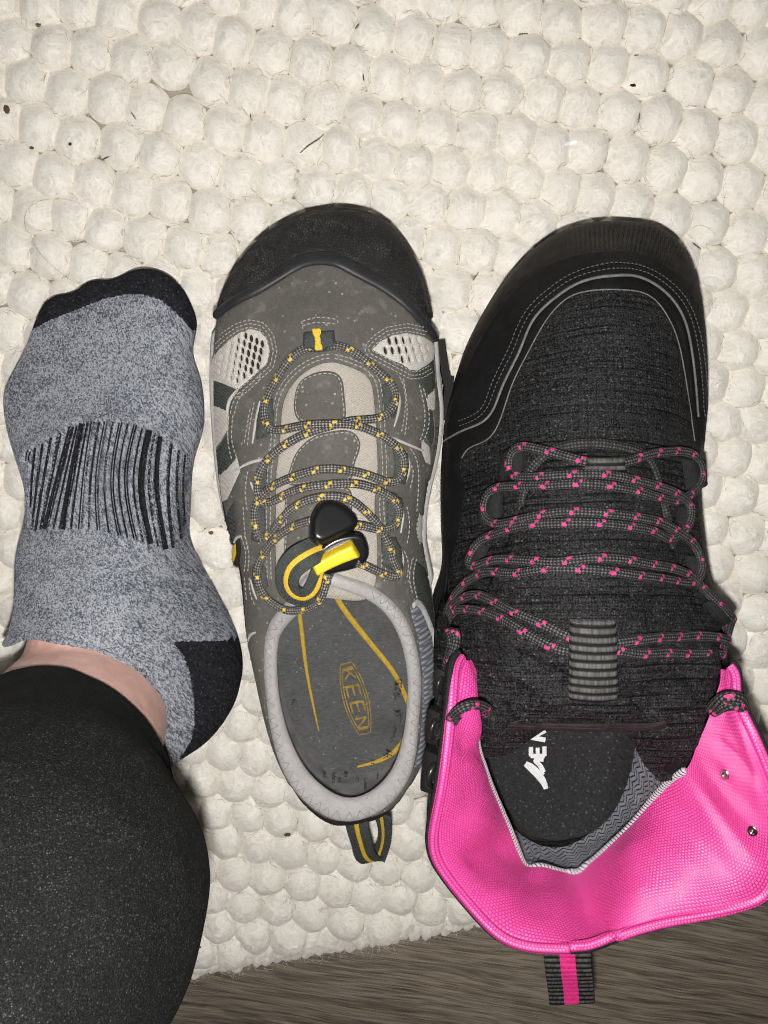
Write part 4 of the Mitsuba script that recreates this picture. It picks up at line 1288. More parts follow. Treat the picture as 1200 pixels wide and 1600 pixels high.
def ripstop(p, n, uv):
    """Dark woven cloth: fine cross threads, uneven dark lines across every few millimetres, pale flecks that paint in yarn glints."""
    x = p.x + 0.0012 * (tn(p.x * 40, p.y * 40, 1.0) - 0.5)
    y = p.y - 0.35 * p.z + 0.0014 * (tn(p.x * 55, p.y * 30, 4.0) - 0.5) + 0.24 * (p.x - 0.09) * (p.x - 0.09)
    fx, fy = x * 2500, y * 2200
    r = cell_rand(dr.floor(fx), dr.floor(fy))
    rr = cell_rand(3, dr.floor(fy))
    run = tn(x * 260, dr.floor(fy) * 5.3, 2.0)
    row = y / 0.0031
    irr = cell_rand(dr.floor(row), 3)
    f = row - dr.floor(row)
    seg = smoothstep(0.35, 0.65, tn(x * 70, dr.floor(row) * 3.7, 2.0)) * smoothstep(0.2, 0.5, irr)
    line = smoothstep(0.20, 0.06, dr.abs(f - 0.5)) * (0.22 + 0.70 * seg)
    vert = smoothstep(0.08, 0.03, dr.abs(x / 0.0036 - dr.floor(x / 0.0036) - 0.5))
    t = 0.62 * r + 0.18 * rr + 0.20 * run - 0.10 * vert
    c = mix((0.006, 0.006, 0.0065), (0.050, 0.050, 0.052), smoothstep(0.15, 0.95, t)) * (1 - 0.75 * line) * (0.62 + 0.5 * dr.abs(dr.sin(x * 900 * math.pi) * dr.sin(y * 900 * math.pi)))
    return c + mi.Color3f(0.065) * smoothstep(0.965, 1.0, cell_rand(dr.floor(x * 1500), dr.floor(y * 1700), 9)) * (1 - line)  # bright flecks are thread glints added to the colour


def ripstop_h(p, n, uv):
    y = p.y - 0.35 * p.z + 0.0014 * (tn(p.x * 55, p.y * 30, 4.0) - 0.5) + 0.24 * (p.x - 0.09) * (p.x - 0.09)
    row = y / 0.0031
    f = row - dr.floor(row)
    return dr.abs(dr.sin(p.x * 1700 * math.pi)) * dr.abs(dr.sin(y * 1500 * math.pi)) + 0.7 * smoothstep(0.0, 0.3, dr.abs(f - 0.5))


mat('m_ripstop', ripstop, 0.8, 0.08, ripstop_h, 0.00010)
mat('m_film', dark_col((0.008, 0.008, 0.008), (0.013, 0.013, 0.014), 260), 0.55, 0.07, fine_h, 0.00006)


def ridge_h(p, n, uv):
    x, y = p.x - 0.098, p.y + 0.055
    phi = dr.atan2(y, x) * 44
    rad = dr.sqrt(x * x + y * y) * 330
    return dr.abs(dr.sin((phi + rad * 0.5) * math.pi)) * dr.abs(dr.sin((phi - rad * 0.5) * math.pi))


mat('m_ridged_film', dark_col((0.010, 0.0095, 0.009), (0.026, 0.024, 0.022), 300), 0.45, 0.20, ridge_h, 0.0007)
mat('m_boot_rubber', dark_col((0.014, 0.014, 0.014), (0.040, 0.037, 0.033), 130), 0.6, 0.10, fine_h, 0.0002)
mat('m_black_web', weave((0.008, 0.008, 0.009), (0.026, 0.026, 0.027), 1700, 0.0), 0.8, 0.15, weave_h(1700, 0.0), 0.00015)
mat('m_grey_edge', dark_col((0.09, 0.088, 0.088), (0.18, 0.175, 0.175), 700), 0.8, 0.2)
mat('m_thread_grey', (0.095, 0.095, 0.098), 0.6, 0.3)
mat('m_lace_pink', braid((0.005, 0.005, 0.006), (0.125, 0.125, 0.125), (0.58, 0.045, 0.20), 0.09, 0.0125), 0.7, 0.3, braid_h, 0.0003)


def ribbed_h(p, n, uv):
    return dr.abs(dr.sin(p.y * 330 * math.pi)) + 0.25 * dr.abs(dr.sin(p.x * 1500 * math.pi))


def ribbed_col(p, n, uv):
    h = dr.abs(dr.sin(p.y * 330 * math.pi))
    r = cell_rand(dr.floor(p.x * 1600), dr.floor(p.y * 330))
    return mix((0.008, 0.008, 0.008), (0.11, 0.11, 0.108), smoothstep(0.35, 0.95, h) * (0.35 + 0.65 * r))


mat('m_ribbed_web', ribbed_col, 0.7, 0.2, ribbed_h, 0.0005)

# --- sole
boot_poly = Polygon(boot_xy)
b_sole = boot_poly.buffer(0.0004).buffer(-0.006).buffer(0.006)
scene['hiking_boot__outsole'] = mikit.ply(slab(b_sole.buffer(0.0004), -0.0030, 0.0145, 0.0022), 'm_boot_rubber', 40)
scene['hiking_boot__midsole'] = mikit.ply(slab(b_sole, 0.013, 0.0275, 0.003), 'm_boot_rubber', 40)
lip = np.array(b_sole.buffer(-0.0005).exterior.coords)[:-1]
lip = spline(lip[::6], step=0.0015, closed=True)
v, f, uv = sweep(np.c_[lip, np.full(len(lip), 0.0275)], 0.0012, 0.0011, sides=8, closed=True)
scene['hiking_boot__midsole__rim_bead'] = mikit.ply((v, f), 'm_film', True)
tag('hiking_boot', 'black hiking boot with open pink lining and pink-flecked laces', 'boot')

# --- shell under the cloth, open behind the tongue
MOUTH = arr("""600,1050 735,1050 738,1165 757,1181 775,1181 804,1171 828,1152 852,1136 880,1124 960,1124 976,1133 988,1157 1007,1192 1031,1219 1058,1214 1084,1190 1102,1150 1120,1098 1130,1055 1300,1055 1300,1800 500,1800 500,1050""")
mouth = Polygon(MOUTH)
dv, df = boot_dome
cutv = shapely.contains(mouth, shapely.points(pix(dv))) & (dv[:, 2] > 0.034)
scene['hiking_boot__lining'] = mikit.ply((dv, df[~cutv[df].any(1)]), 'm_film', True)
boot_sil = Polygon(spline(pix(np.c_[boot_xy, b_edge(boot_xy)])[::3], step=4, closed=True)).buffer(0)
cloth = boot_sil.buffer(-1.0).union(Polygon(arr('705,900 1100,900 1145,1010 1146,1060 1110,1180 1060,1240 760,1240 720,1100 704,1020'))).difference(mouth.buffer(-1.5))
cloth = max(getattr(cloth, 'geoms', [cloth]), key=lambda g: g.area)


def wrinkle(v, dist, P):
    w = 0.0006 * (meshkit.fbm(np.c_[P[:, 0] * 60, P[:, 1] * 150, P[:, 2] * 40], 3) - 0.5)
    s = np.clip((v[:, 1] - 900) / 150, 0, 1)
    return w + s * 0.0045 * (meshkit.fbm(np.c_[P[:, 0] * 75, P[:, 1] * 110, P[:, 2] * 30 + 5], 2) - 0.5)


scene['hiking_boot__upper'] = mikit.ply(panel(cloth, H_boot, 0.0010, 0.0004, 4.5, 4, 2, wrinkle), 'm_ripstop', 50)
TNG = arr("""836,744 850,722 880,706 935,700 985,705 1010,722 1030,800 1050,870 1072,930 1108,1000 1118,1050 1100,1100 1062,1122 1034,1127 960,1124 880,1124 803,1124 780,1112 756,1080 752,1045 738,1010 748,960 775,900 800,840 820,785""")


def tongue_bump(v, dist, P):
    pad = 0.0030 * (1 - np.exp(-dist / 16))
    fold = 0.0070 * (meshkit.fbm(np.c_[P[:, 0] * 70, P[:, 1] * 105, P[:, 2] * 20], 3) - 0.5) * np.clip((v[:, 1] - 860) / 120, 0.15, 1)
    soft = 0
    for x0, y0, x1, y1, w, h in ((770, 1000, 880, 1052, 9, -.0030), (790, 1035, 860, 1075, 8, .0022), (950, 1050, 1000, 1100, 9, -.0028), (980, 1010, 1090, 1040, 9, .0020), (990, 1075, 1060, 1115, 9, -.0024), (1040, 1040, 1100, 1090, 9, -.002),
                                 (760, 1060, 800, 1110, 8, -.0018), (990, 905, 1070, 935, 8, .0016), (870, 920, 1010, 935, 7, -.001), (745, 965, 800, 1000, 7, .0024), (765, 975, 810, 1025, 6, -.0022), (930, 1085, 1010, 1095, 7, -.0016)):
        d = shapely.distance(LineString([(x0, y0), (x1, y1)]), shapely.points(v))
        soft = soft + h * np.exp(-(d / w) ** 2)
    return pad + fold + soft


scene['hiking_boot__tongue'] = mikit.ply(panel(Polygon(spline(TNG, step=4, closed=True)), H_boot, 0.0014, 0.0012, 3.2, 3, 3, tongue_bump, -0.006), 'm_ripstop', 50)
P, N = H_boot(spline(arr("800,1124 840,1125 900,1126 960,1126 1000,1127 1036,1128"), step=3))
v, f, uv = sweep(P + N * 0.0026 + [0, -0.0004, 0], 0.0026, 0.0008, np.repeat(unit([[0.0, -0.55, 0.83]]), len(P), 0), sides=12, power=3)
mat('m_dark_binding', dark_col((0.014, 0.011, 0.012), (0.034, 0.026, 0.028), 300), 0.7, 0.15)
scene['hiking_boot__tongue__edge_binding'] = mikit.ply((v, f), 'm_dark_binding', True)
v, f, uv = sweep(P + N * 0.0040 + [0, 0.0006, 0], 0.0005, 0.0004, N, sides=8)
scene['hiking_boot__tongue__edge_piping'] = mikit.ply((v, f), 'm_dark_binding', True)

# --- toe rand, mudguard and side film
RAW = arr("690,696 702,690 729,675 759,664 777,645 792,607 819,551 841,502 875,469 905,450 942,439 980,437 1010,446 1040,469 1059,499 1070,540 1077,592 1083,655 1089,696")
INN = arr("640,930 704,927 708,888 717,853 722,826 729,784 731,762 723,738 726,716 738,701 766,688 787,655 804,604 830,551 860,499 890,469 924,458 980,457 1010,465 1032,487 1051,525 1062,570 1073,640 1080,690 1160,690")
big = [[1300, 690], [1300, 250], [560, 250], [560, 930]]
mud = Polygon(np.vstack([spline(INN[1:-1], step=4), [[1160, 690]], big, [[640, 930]]])).buffer(0).intersection(boot_sil.buffer(-1.2))
mud = max(getattr(mud, 'geoms', [mud]), key=lambda g: g.area)
scene['hiking_boot__mudguard'] = mikit.ply(panel(mud, H_boot, 0.0010, 0.0010, 4.5, 3.5, 2), 'm_film', 50)
rand = Polygon(np.vstack([spline(RAW, step=4), [[1300, 696], [1300, 250], [560, 250], [560, 700]]])).buffer(0).intersection(boot_sil.buffer(-1.0))
rand = max(getattr(rand, 'geoms', [rand]), key=lambda g: g.area)
scene['hiking_boot__rand'] = mikit.ply(panel(rand, H_boot, 0.0014, 0.0020, 4.5, 3.5, 2), 'm_film', 50)
RID = arr("735,585 760,535 795,480 830,445 870,420 915,408 960,404 1000,408 1035,425 1060,450 1080,480")
rid = Polygon(np.vstack([spline(RID, step=4), [[1300, 470], [1300, 250], [560, 250], [560, 640]]])).buffer(0).intersection(boot_sil.buffer(-4))
rid = max(getattr(rid, 'geoms', [rid]), key=lambda g: g.area)
scene['hiking_boot__toe_film'] = mikit.ply(panel(rid, H_boot, 0.0007, 0.0032, 4, 3.5, 3), 'm_ridged_film', 50)
bst = []
for pts, lift in ((RAW, 0.0027), (INN[1:-1], 0.0016)):
    P, N = H_boot(spline(pts[1:-1] if pts is RAW else pts[7:], step=3))
    v, f, uv = sweep(P + N * lift, 0.0007 * np.sin(np.linspace(0.2, math.pi - 0.2, len(P))) ** 0.3 if pts is RAW else 0.0003, 0.0005 if pts is RAW else 0.0003, N, sides=8)
    put('hiking_boot__cut_edge', (v, f), 'm_grey_edge', True)
gl = LineString(spline(RAW[2:], step=4))
for d in (7.0, 14.5):
    o = gl.parallel_offset(d, 'left', join_style=1)
    o = o if o.geom_type == 'LineString' else max(o.geoms, key=lambda g: g.length)
    c = np.array(o.coords)
    c = c if c[0, 0] < c[-1, 0] else c[::-1]
    if Polygon(rand.exterior).buffer(3).contains(Point(c[len(c) // 2])):
        c = c[shapely.contains_xy(boot_sil.buffer(-6), c[:, 0], c[:, 1])]
        stitch(c[::4], h=H_boot, out=bst, lift=0.0037, pitch=0.0020, length=0.0014, r=0.00024)
    else:
        o = gl.parallel_offset(d, 'right', join_style=1)
        o = o if o.geom_type == 'LineString' else max(o.geoms, key=lambda g: g.length)
        c = np.array(o.coords); c = c if c[0, 0] < c[-1, 0] else c[::-1]
        c = c[shapely.contains_xy(boot_sil.buffer(-6), c[:, 0], c[:, 1])]
        stitch(c[::4], h=H_boot, out=bst, lift=0.0037, pitch=0.0020, length=0.0014, r=0.00024)

# --- pink lining, collar and heel shell
RIM = arr("""724,1026,.107 713,1046,.114 710,1075,.120 707,1110,.125 703,1150,.128 697,1200,.130 688,1255,.130 678,1316,.128 696,1362,.127 732,1408,.127 769,1449,.130 801,1470,.132 842,1479,.133 890,1480,.133 925,1477,.133 971,1459,.132
 1040,1439,.130 1108,1427,.130 1168,1412,.130 1196,1396,.130 1213,1360,.130 1222,1305,.132 1215,1250,.130 1198,1202,.128 1177,1151,.125 1159,1115,.120 1149,1085,.115 1148,1060,.111 1137,1041,.107""")
INR = arr("""734,1028,.105 744,1048,.107 747,1075,.109 746,1115,.107 748,1165,.100 758,1197,.094 769,1229,.090 797,1293,.085 812,1330,.083 823,1352,.082 835,1353,.082 847,1351,.082 868,1357,.082 888,1362,.082 904,1363,.083 926,1343,.084
 980,1293,.087 1010,1258,.090 1040,1225,.098 1060,1210,.104 1076,1197,.107 1086,1172,.110 1095,1151,.111 1105,1128,.111 1113,1105,.108 1119,1085,.108 1124,1070,.107 1126,1055,.105 1126,1044,.104""")
NT = 360
u0 = np.linspace(0, 1, len(RIM)); u1 = np.linspace(0, 1, NT)
rim3 = CubicSpline(u0, at(RIM[:, 0], RIM[:, 1], RIM[:, 2]))(u1)
inr3 = CubicSpline(u0, at(INR[:, 0], INR[:, 1], INR[:, 2]))(u1)
rim3, inr3 = gaussian_filter1d(rim3, 3, axis=0, mode='nearest'), gaussian_filter1d(inr3, 2, axis=0, mode='nearest')
span = inr3 - rim3
along = unit(np.gradient(rim3 + inr3, axis=0))
up = unit(np.cross(along, unit(span)))
up[up[:, 2] < 0] *= -1
up = unit(gaussian_filter1d(up, 9, axis=0, mode='nearest'))
wl_ = np.linalg.norm(span, axis=1)[:, None]
rows = []
NV = 60
for q in np.linspace(0, 1, NV):
    puff = 0.16 * math.sin(math.pi * q) ** 0.8 * (1 - q) + 0.05 * math.sin(math.pi * q)
    p = rim3 + span * q + up * (np.minimum(wl_, 0.045) * puff)
    rows.append(p)
pk = np.array(rows)
qw = np.sin(np.pi * np.linspace(0, 1, NV))[:, None, None] ** 0.5
pk = pk * (1 - qw) + gaussian_filter1d(pk, 8, axis=1, mode='nearest') * qw          # the padding bridges the corners
L = np.r_[0, np.cumsum(np.linalg.norm(np.diff(rim3 + span * 0.4, axis=0), axis=1))]
qv = np.linspace(0, 1, NV)[:, None]
fold = 0.010 * (meshkit.fbm(np.stack(np.broadcast_arrays(L[None] * 42, qv * 1.4, 0 * qv), -1), 2) - 0.5)
for c, w, h, a in ((0.385, 0.026, -.0012, 1.0), (0.45, 0.03, .0012, 1), (0.53, 0.024, -.0012, 0.8), (0.34, 0.02, .0018, 0.8), (0.60, 0.022, .0016, 0.8), (0.28, 0.016, -.003, 1), (0.70, 0.014, -.0030, 0.7), (0.735, 0.014, .0025, 0.7), (0.80, 0.014, -.003, 0.5), (0.16, 0.012, -.002, 1)):
    fold = fold + h * np.exp(-((u1[None] - c - 0.03 * (1 - qv) * (c - 0.5)) / w) ** 2) * np.sin(np.pi * qv) ** 0.5 * a
fold = fold * np.minimum(np.sin(np.pi * np.clip(qv, 0, 1)) * 1.3, 1) * np.clip(wl_[:, 0] / 0.03, 0.1, 1)[None]
pk = pk + up[None] * fold[..., None]
uvp = np.stack([np.broadcast_to(L[None], pk.shape[:2]), np.broadcast_to(qv * wl_[:, 0][None], pk.shape[:2])], -1).reshape(-1, 2)


def pink_cell(uv):
    x, y = uv.x * 760, uv.y * 820
    row = dr.floor(y)
    x = x + 0.5 * (row - 2 * dr.floor(row / 2))
    fx, fy = x - dr.floor(x), y - row
    return fx, fy, cell_rand(dr.floor(x), row)


def pink_col(p, n, uv):
    fx, fy, r = pink_cell(uv)
    e = dr.sin(fx * math.pi) * dr.sin(fy * math.pi)
    return mix((0.46, 0.02, 0.17), (0.84, 0.105, 0.40), smoothstep(0.05, 0.7, e) * (0.75 + 0.35 * r))


def pink_h(p, n, uv):
    fx, fy, r = pink_cell(uv)
    return dr.sin(fx * math.pi) * dr.sin(fy * math.pi) * (0.8 + 0.4 * r)


mat('m_pink', pink_col, 0.44, 0.85, pink_h, 0.00019)
pv, pf = loft(pk)
scene['hiking_boot__pink_lining'] = mikit.ply((pv, pf), 'm_pink', True, uv=uvp)
tag('hiking_boot__pink_lining', 'bright pink woven lining folded open round the collar')
v, f, uv = sweep(rim3 - up * 0.0006, 0.0023, 0.0021, up, sides=10)
scene['hiking_boot__collar_edge'] = mikit.ply((v, f), 'm_pink', True, uv=uv * [1, 0.009])
center = np.array([0.085, -0.185])
outw = unit(np.c_[rim3[:, :2] - center, np.zeros(NT)])
base = np.array([boot_poly.exterior.interpolate(boot_poly.exterior.project(Point(q))).coords[0] for q in rim3[:, :2] * 0.55 + np.array([0.085, -0.19]) * 0.45 + outw[:, :2] * 0.05])
base = gaussian_filter1d(base, 6, axis=0, mode='nearest')
rows = []
for q in np.linspace(0, 1, 26):
    top = rim3 + outw * 0.0016 + [0, 0, -0.0006]
    low = np.c_[base, np.full(NT, 0.024)]
    e = q ** 0.8
    p = top * (1 - e) + low * e + outw * (0.004 * math.sin(math.pi * q))[..., None] if False else top * (1 - e) + low * e + outw * (0.004 * math.sin(math.pi * q))
    p[:, 2] = top[:, 2] * (1 - q) + 0.024 * q
    rows.append(p)
v, f = loft(rows)
scene['hiking_boot__heel_shell'] = mikit.ply((v, f), 'm_ripstop', True)
v, f, uv = sweep(rim3 + outw * 0.0022 - [0, 0, 0.0012], 0.0016, 0.0016, up, sides=10)
scene['hiking_boot__heel_shell__trim'] = mikit.ply((v, f), 'm_black_web', True)


# --- inner wall of zigzag knit, insole
def zig(uv):
    x = uv.x * 420
    y = uv.y * 190 + 1.1 * dr.abs((x * 0.5 - dr.floor(x * 0.5)) * 2 - 1)
    return y - dr.floor(y), cell_rand(dr.floor(y), dr.floor(x))


def zig_col(p, n, uv):
    f, r = zig(uv)
    return mix((0.025, 0.026, 0.032), (0.36, 0.37, 0.42), smoothstep(0.18, 0.42, f) * (0.65 + 0.35 * r))


mat('m_zigzag_knit', zig_col, 0.85, 0.2, lambda p, n, uv: smoothstep(0.1, 0.5, zig(uv)[0]), 0.0003)
INS = arr("742,1120 752,1180 772,1230 796,1270 828,1302 862,1315 900,1310 938,1282 962,1242 976,1200 985,1150 986,1100 980,1040 960,980 900,960 820,960 760,1010 744,1060")
ins3 = spline(at(INS[:, 0], INS[:, 1], np.full(len(INS), 0.036)), step=0.003, closed=True)
ins_poly = Polygon(ins3[:, :2])
sl = (u1 > 0.12) & (u1 < 0.70)
a3 = inr3[sl] - up[sl] * 0.0006
lowp = np.array([ins_poly.buffer(0.0035).exterior.interpolate(ins_poly.buffer(0.0035).exterior.project(Point(q))).coords[0] for q in a3[:, :2] * 0.6 + np.array([0.087, -0.20]) * 0.4 + unit(a3[:, :2] - [0.087, -0.20]) * 0.03])
lowp = gaussian_filter1d(lowp, 6, axis=0, mode='nearest')
ow = unit(np.c_[a3[:, :2] - [0.087, -0.20], np.zeros(len(a3))])
rows = []
for q in np.linspace(0, 1, 18):
    p = a3 * (1 - q) + np.c_[lowp, np.full(len(a3), 0.036)] * q + ow * (0.0035 * math.sin(math.pi * q))
    p = p + ow * ((meshkit.fbm(p * 110, 2) - 0.5) * 0.004 * math.sin(math.pi * q))[:, None] if False else p + ow * ((meshkit.fbm(p * 110, 2) - 0.5) * (0.004 * math.sin(math.pi * q)))[:, None]
    rows.append(p)
v, f = loft(rows)
Lz = np.r_[0, np.cumsum(np.linalg.norm(np.diff(a3, axis=0), axis=1))]
uvz = np.stack(np.broadcast_arrays(Lz[None], np.linspace(0, 0.055, 18)[:, None]), -1).reshape(-1, 2)
scene['hiking_boot__inner_wall'] = mikit.ply((v, f), 'm_zigzag_knit', True, uv=uvz)
tk = a3 + [0, 0, 0.0002]
v, f, uv = sweep(tk, 0.0016, 0.0014, up[sl], sides=8)
mat('m_overlock', lambda p, n, uv: mix((0.03, 0.03, 0.035), (0.55, 0.55, 0.58), smoothstep(0.3, 0.6, dr.abs(dr.sin((uv.x * 620 + uv.y * 2.0) * math.pi)))), 0.8, 0.2, lambda p, n, uv: dr.abs(dr.sin((uv.x * 620 + uv.y * 2.0) * math.pi)), 0.0004)
scene['hiking_boot__overlock_seam'] = mikit.ply((v, f), 'm_overlock', True, uv=uv)
iv, if_, _ = fill(ins_poly, 0.0022)
idist = shapely.distance(shapely.points(iv), ins_poly.boundary)
right = np.clip((iv[:, 0] - 0.095) / 0.03, 0, 1)
iz = 0.030 + 0.010 * np.exp(-(idist / 0.007)) * (0.45 + 1.2 * right) + 0.0
insole = (np.c_[iv, iz], if_)


def insole_col(p, n, uv):
    g = tfbm(p.x * 1400, p.y * 1400, 1.0, 2)
    d = smoothstep(0.955, 1.0, cell_rand(dr.floor(p.x * 1500), dr.floor(p.y * 1500)))
    return mix((0.010, 0.010, 0.011), (0.036, 0.036, 0.039), g) + mi.Color3f(0.075) * d


mat('m_insole', insole_col, 0.8, 0.25, lambda p, n, uv: dr.abs(dr.sin(p.x * 900 * math.pi)) * dr.abs(dr.sin(p.y * 900 * math.pi)), 0.00022)
scene['hiking_boot__insole'] = mikit.ply(insole, 'm_insole', True)
H_ins = Hitter([insole])
mat('m_white_print', dark_col((0.66, 0.66, 0.68), (0.80, 0.80, 0.82), 900), 0.7, 0.3)


def stroke(pts, w):
    """A printed brush stroke on the insole, a hair thick."""
    P, N = H_ins(spline(arr(pts), step=1.5))
    w = np.interp(np.linspace(0, 1, len(P)), np.linspace(0, 1, len(w)), w)
    return sweep(P + N * 0.0002, w, 0.0003, N, sides=10, power=3)[:2]


put('hiking_boot__insole__letter', join([stroke("853,1232 848,1220 836,1206 821,1193", (0.0012, 0.0019, 0.0019, 0.0014)), stroke("821,1193 832,1198 845,1208 849,1206", (0.0013, 0.0013, 0.0013, 0.0012)), stroke("849,1206 842,1194 836,1188 849,1187", (0.0012, 0.0012, 0.0011, 0.0011))]), 'm_white_print', 40)
put('hiking_boot__insole__letter', join([stroke("829,1181 851,1181", (0.0012, 0.0012)), stroke("829.5,1181 829.5,1167", (0.0011, 0.0011)), stroke("840,1181 840,1168", (0.0010, 0.0010)), stroke("850.5,1181 850.5,1166", (0.0011, 0.0011))]), 'm_white_print', 40)
put('hiking_boot__insole__letter', join([stroke("852,1156 830,1152", (0.0013, 0.0013)), stroke("830,1152 852,1141", (0.0013, 0.0013)), stroke("852,1141 832,1138", (0.0013, 0.0013))]), 'm_white_print', 40)

# --- lace loops, piping, tab, straps
BL = ["797,708 808,702 824,706 823,744 806,748 789,752", "765,774 777,768 791,772 787,812 772,812 761,826 758,810", "749,851 760,848 769,855 757,884 742,886 738,892 736,872",
      "1060,718 1088,718 1091,762 1067,766", "1055,792 1066,790 1064,830 1049,831", "1065,869 1081,867 1088,911 1074,911", "1092,945 1101,940 1154,996 1147,1001"]
H_bt = H_boot
for q in BL:
    put('hiking_boot__lace_loop', panel(Polygon(arr(q)).buffer(2).buffer(-2), H_bt, 0.0042, 0.0016, 3, 2.5, 4), 'm_black_web', 60)
put('hiking_boot__lace_loop', panel(Polygon(arr("912,721 961,721 961,744 911,744")), H_bt, 0.0035, 0.0060, 3, 2.5, 4), 'm_ribbed_web', 60)
for q in ("826,800 822,789 828,765 833,741 847,720 882,702 935,697 979,703 1001,714 1012,732 1020,760 1030,800 1036,840 1040,862",):
    lace('hiking_boot__tongue_piping', ' '.join(x + ',2.6' for x in q.split()), 'm_black_cord', H_bt, 0.0023, 0.0022)
mat('m_black_cord', braid((0.006, 0.006, 0.006), (0.085, 0.085, 0.085), (0.02, 0.02, 0.02), 0.15), 0.7, 0.3, braid_h, 0.0003)
k = put('hiking_boot__tongue_tab', panel(Polygon(arr("897,971 943,971 945,1076 896,1074")), H_bt, 0.0026, 0.0078, 3, 2.5, 3), 'm_ribbed_web', 60)
stitch(arr("903,978 937,978"), h=H_bt, out=bst, lift=0.0112)
put('hiking_boot__stitching', join(bst), 'm_thread_grey', True)
tag('hiking_boot__stitching', kind='stuff')
strap('hiking_boot__pull_tab', "884,1474,.120 886,1492,.118 888,1515,.116 891,1540,.110 893,1566,.105", 0.0195, (0.02, -0.42, 0.9), 0.0016, 'm_ribbed_web', 'm_pink_web', 0.34, 0.0)
mat('m_pink_web', dark_col((0.62, 0.02, 0.17), (0.84, 0.05, 0.28), 900), 0.7, 0.3, ribbed_h, 0.0003)
strap('hiking_boot__pull_tab', "886,1472,.113 889,1490,.110 892,1520,.104 894,1545,.1035 895,1568,.1035", 0.0195, (0.02, -0.42, 0.9), 0.0014, 'm_black_web')

# --- laces
Z = 3.4
for q in ("813,742,5.4 812,722,6.2 815,704,5 822,701,4.6 847,708,6 873,716,6.4 913,730,7.2 937,733,7.2 961,729,7 988,717,6 1023,709,4.6 1050,708,4.4 1069,714,5 1076,730,6.0 1076,752,6.0 1072,766,4.6 1060,779,3.6 1037,786,4.4 997,775,5.8 944,768,6.4 891,764,6.4 838,764,5.4 791,765,4.6 779,772,5.4 775,790,6.2 773,810,5.6 777,819,4.2 786,823,4.4 816,818,5 864,809,6.2 926,807,6.8 988,814,6.2 1032,827,5.6 1059,844,5.2 1070,856,5.2 1074,880,6.2 1079,905,6.0 1073,914,4 1059,914,3.8 1023,907,5.4 966,902,6.8 913,896,7.2 860,896,6.6 811,900,5.6 780,893,5 754,904,4.8 727,928,4.4 712,955,3.6 704,978,2.6 702,995,2.6",
          "813,742,5.4 820,748,4.4 838,749,5 860,749,5.8 917,749,6.6 975,756,6.4 1023,766,5.6 1050,777,5.2 1060,788,5.4 1060,810,6.0 1056,828,5.6 1048,835,4 1032,846,4.4 1015,838,5.4 975,829,6.4 909,825,6.8 847,825,6 803,832,5 776,843,4.6 762,852,5.4 754,868,6.2 747,884,5.6 752,889,4.6 767,883,4.8 798,878,5.4 847,883,6.8 880,888,8.2 917,879,7.4 975,882,6.8 1028,889,5.8 1059,900,5.2 1076,915,4.8 1098,938,4.4 1112,955,5.2 1130,974,5.6 1148,994,5 1154,1006,3.4 1148,1016,3.4 1130,1019,4 1094,1023,5 1045,1021,6.4 1006,1017,7.4 970,1017,7.6 948,1012,6.6 920,1014,5.8 891,1016,7 856,1001,7 820,981,6 794,967,5.4 767,959,5 741,954,4.6 719,959,3.8 708,976,2.6 704,992,2.6",
          "1146,1046,3.2 1156,1034,3 1154,1018,4.4 1148,1005,4.8 1129,999,5 1068,997,5.8 1015,995,7 979,997,7.6 948,1003,7 920,1004,5.8 895,996,7 860,977,7.4 820,959,6.4 789,943,5.8 758,934,5.2 734,938,4.6 718,953,3.8 708,970,3.0 704,985,2.6"):
    lace('hiking_boot__lace', q, 'm_lace_pink', H_bt, 0.0020, 0.0017)


def free_cord(key, pts, bsdf, r=0.0020, smooth=2):
    """A cord through free points (px, py, z)."""
    a = arr(pts)
    P = spline(at(a[:, 0], a[:, 1], a[:, 2]), step=0.0008)
    v, f, uv = sweep(P, r, r * 0.9, None, sides=12)
    put(key, (v, f), bsdf, True, uv=uv)


free_cord('hiking_boot__lace', "702,985,.092 706,1000,.096 704,1018,.098 698,1040,.100 694,1060,.100 692,1085,.102 691,1105,.103 689,1125,.104", 'm_lace_pink')
free_cord('hiking_boot__lace', "710,985,.098 713,1000,.101 707,1020,.103 700,1042,.103 696,1062,.103", 'm_lace_pink')
free_cord('hiking_boot__lace', "688,1152,.108 694,1140,.116 703,1124,.126 716,1110,.131 730,1103,.132 745,1101,.129 757,1104,.122 763,1110,.116 756,1115,.108", 'm_lace_pink')
free_cord('hiking_boot__lace', "684,1150,.106 692,1148,.114 704,1133,.124 714,1119,.129", 'm_lace_pink')
free_cord('hiking_boot__lace', "1112,1108,.112 1122,1097,.118 1136,1090,.122 1150,1090,.122 1159,1098,.119 1162,1112,.114 1160,1130,.108", 'm_lace_pink', 0.0026)
free_cord('hiking_boot__lace', "1116,1112,.113 1130,1104,.119 1146,1101,.122 1158,1104,.120 1163,1115,.113", 'm_lace_pink', 0.0024)
free_cord('hiking_boot__lace', "1146,1046,.105 1148,1062,.108 1146,1080,.111 1142,1092,.112", 'm_lace_pink', 0.0022)
for q in ("687,1155,.102 684,1180,.102 681,1205,.102 677,1235,.102 674,1270,.100 676,1300,.098 679,1318,.098", "694,1165,.104 692,1200,.105 689,1235,.106 684,1268,.105 680,1295,.102"):
    free_cord('hiking_boot__hook_cord', q, 'm_black_cord', 0.0020)
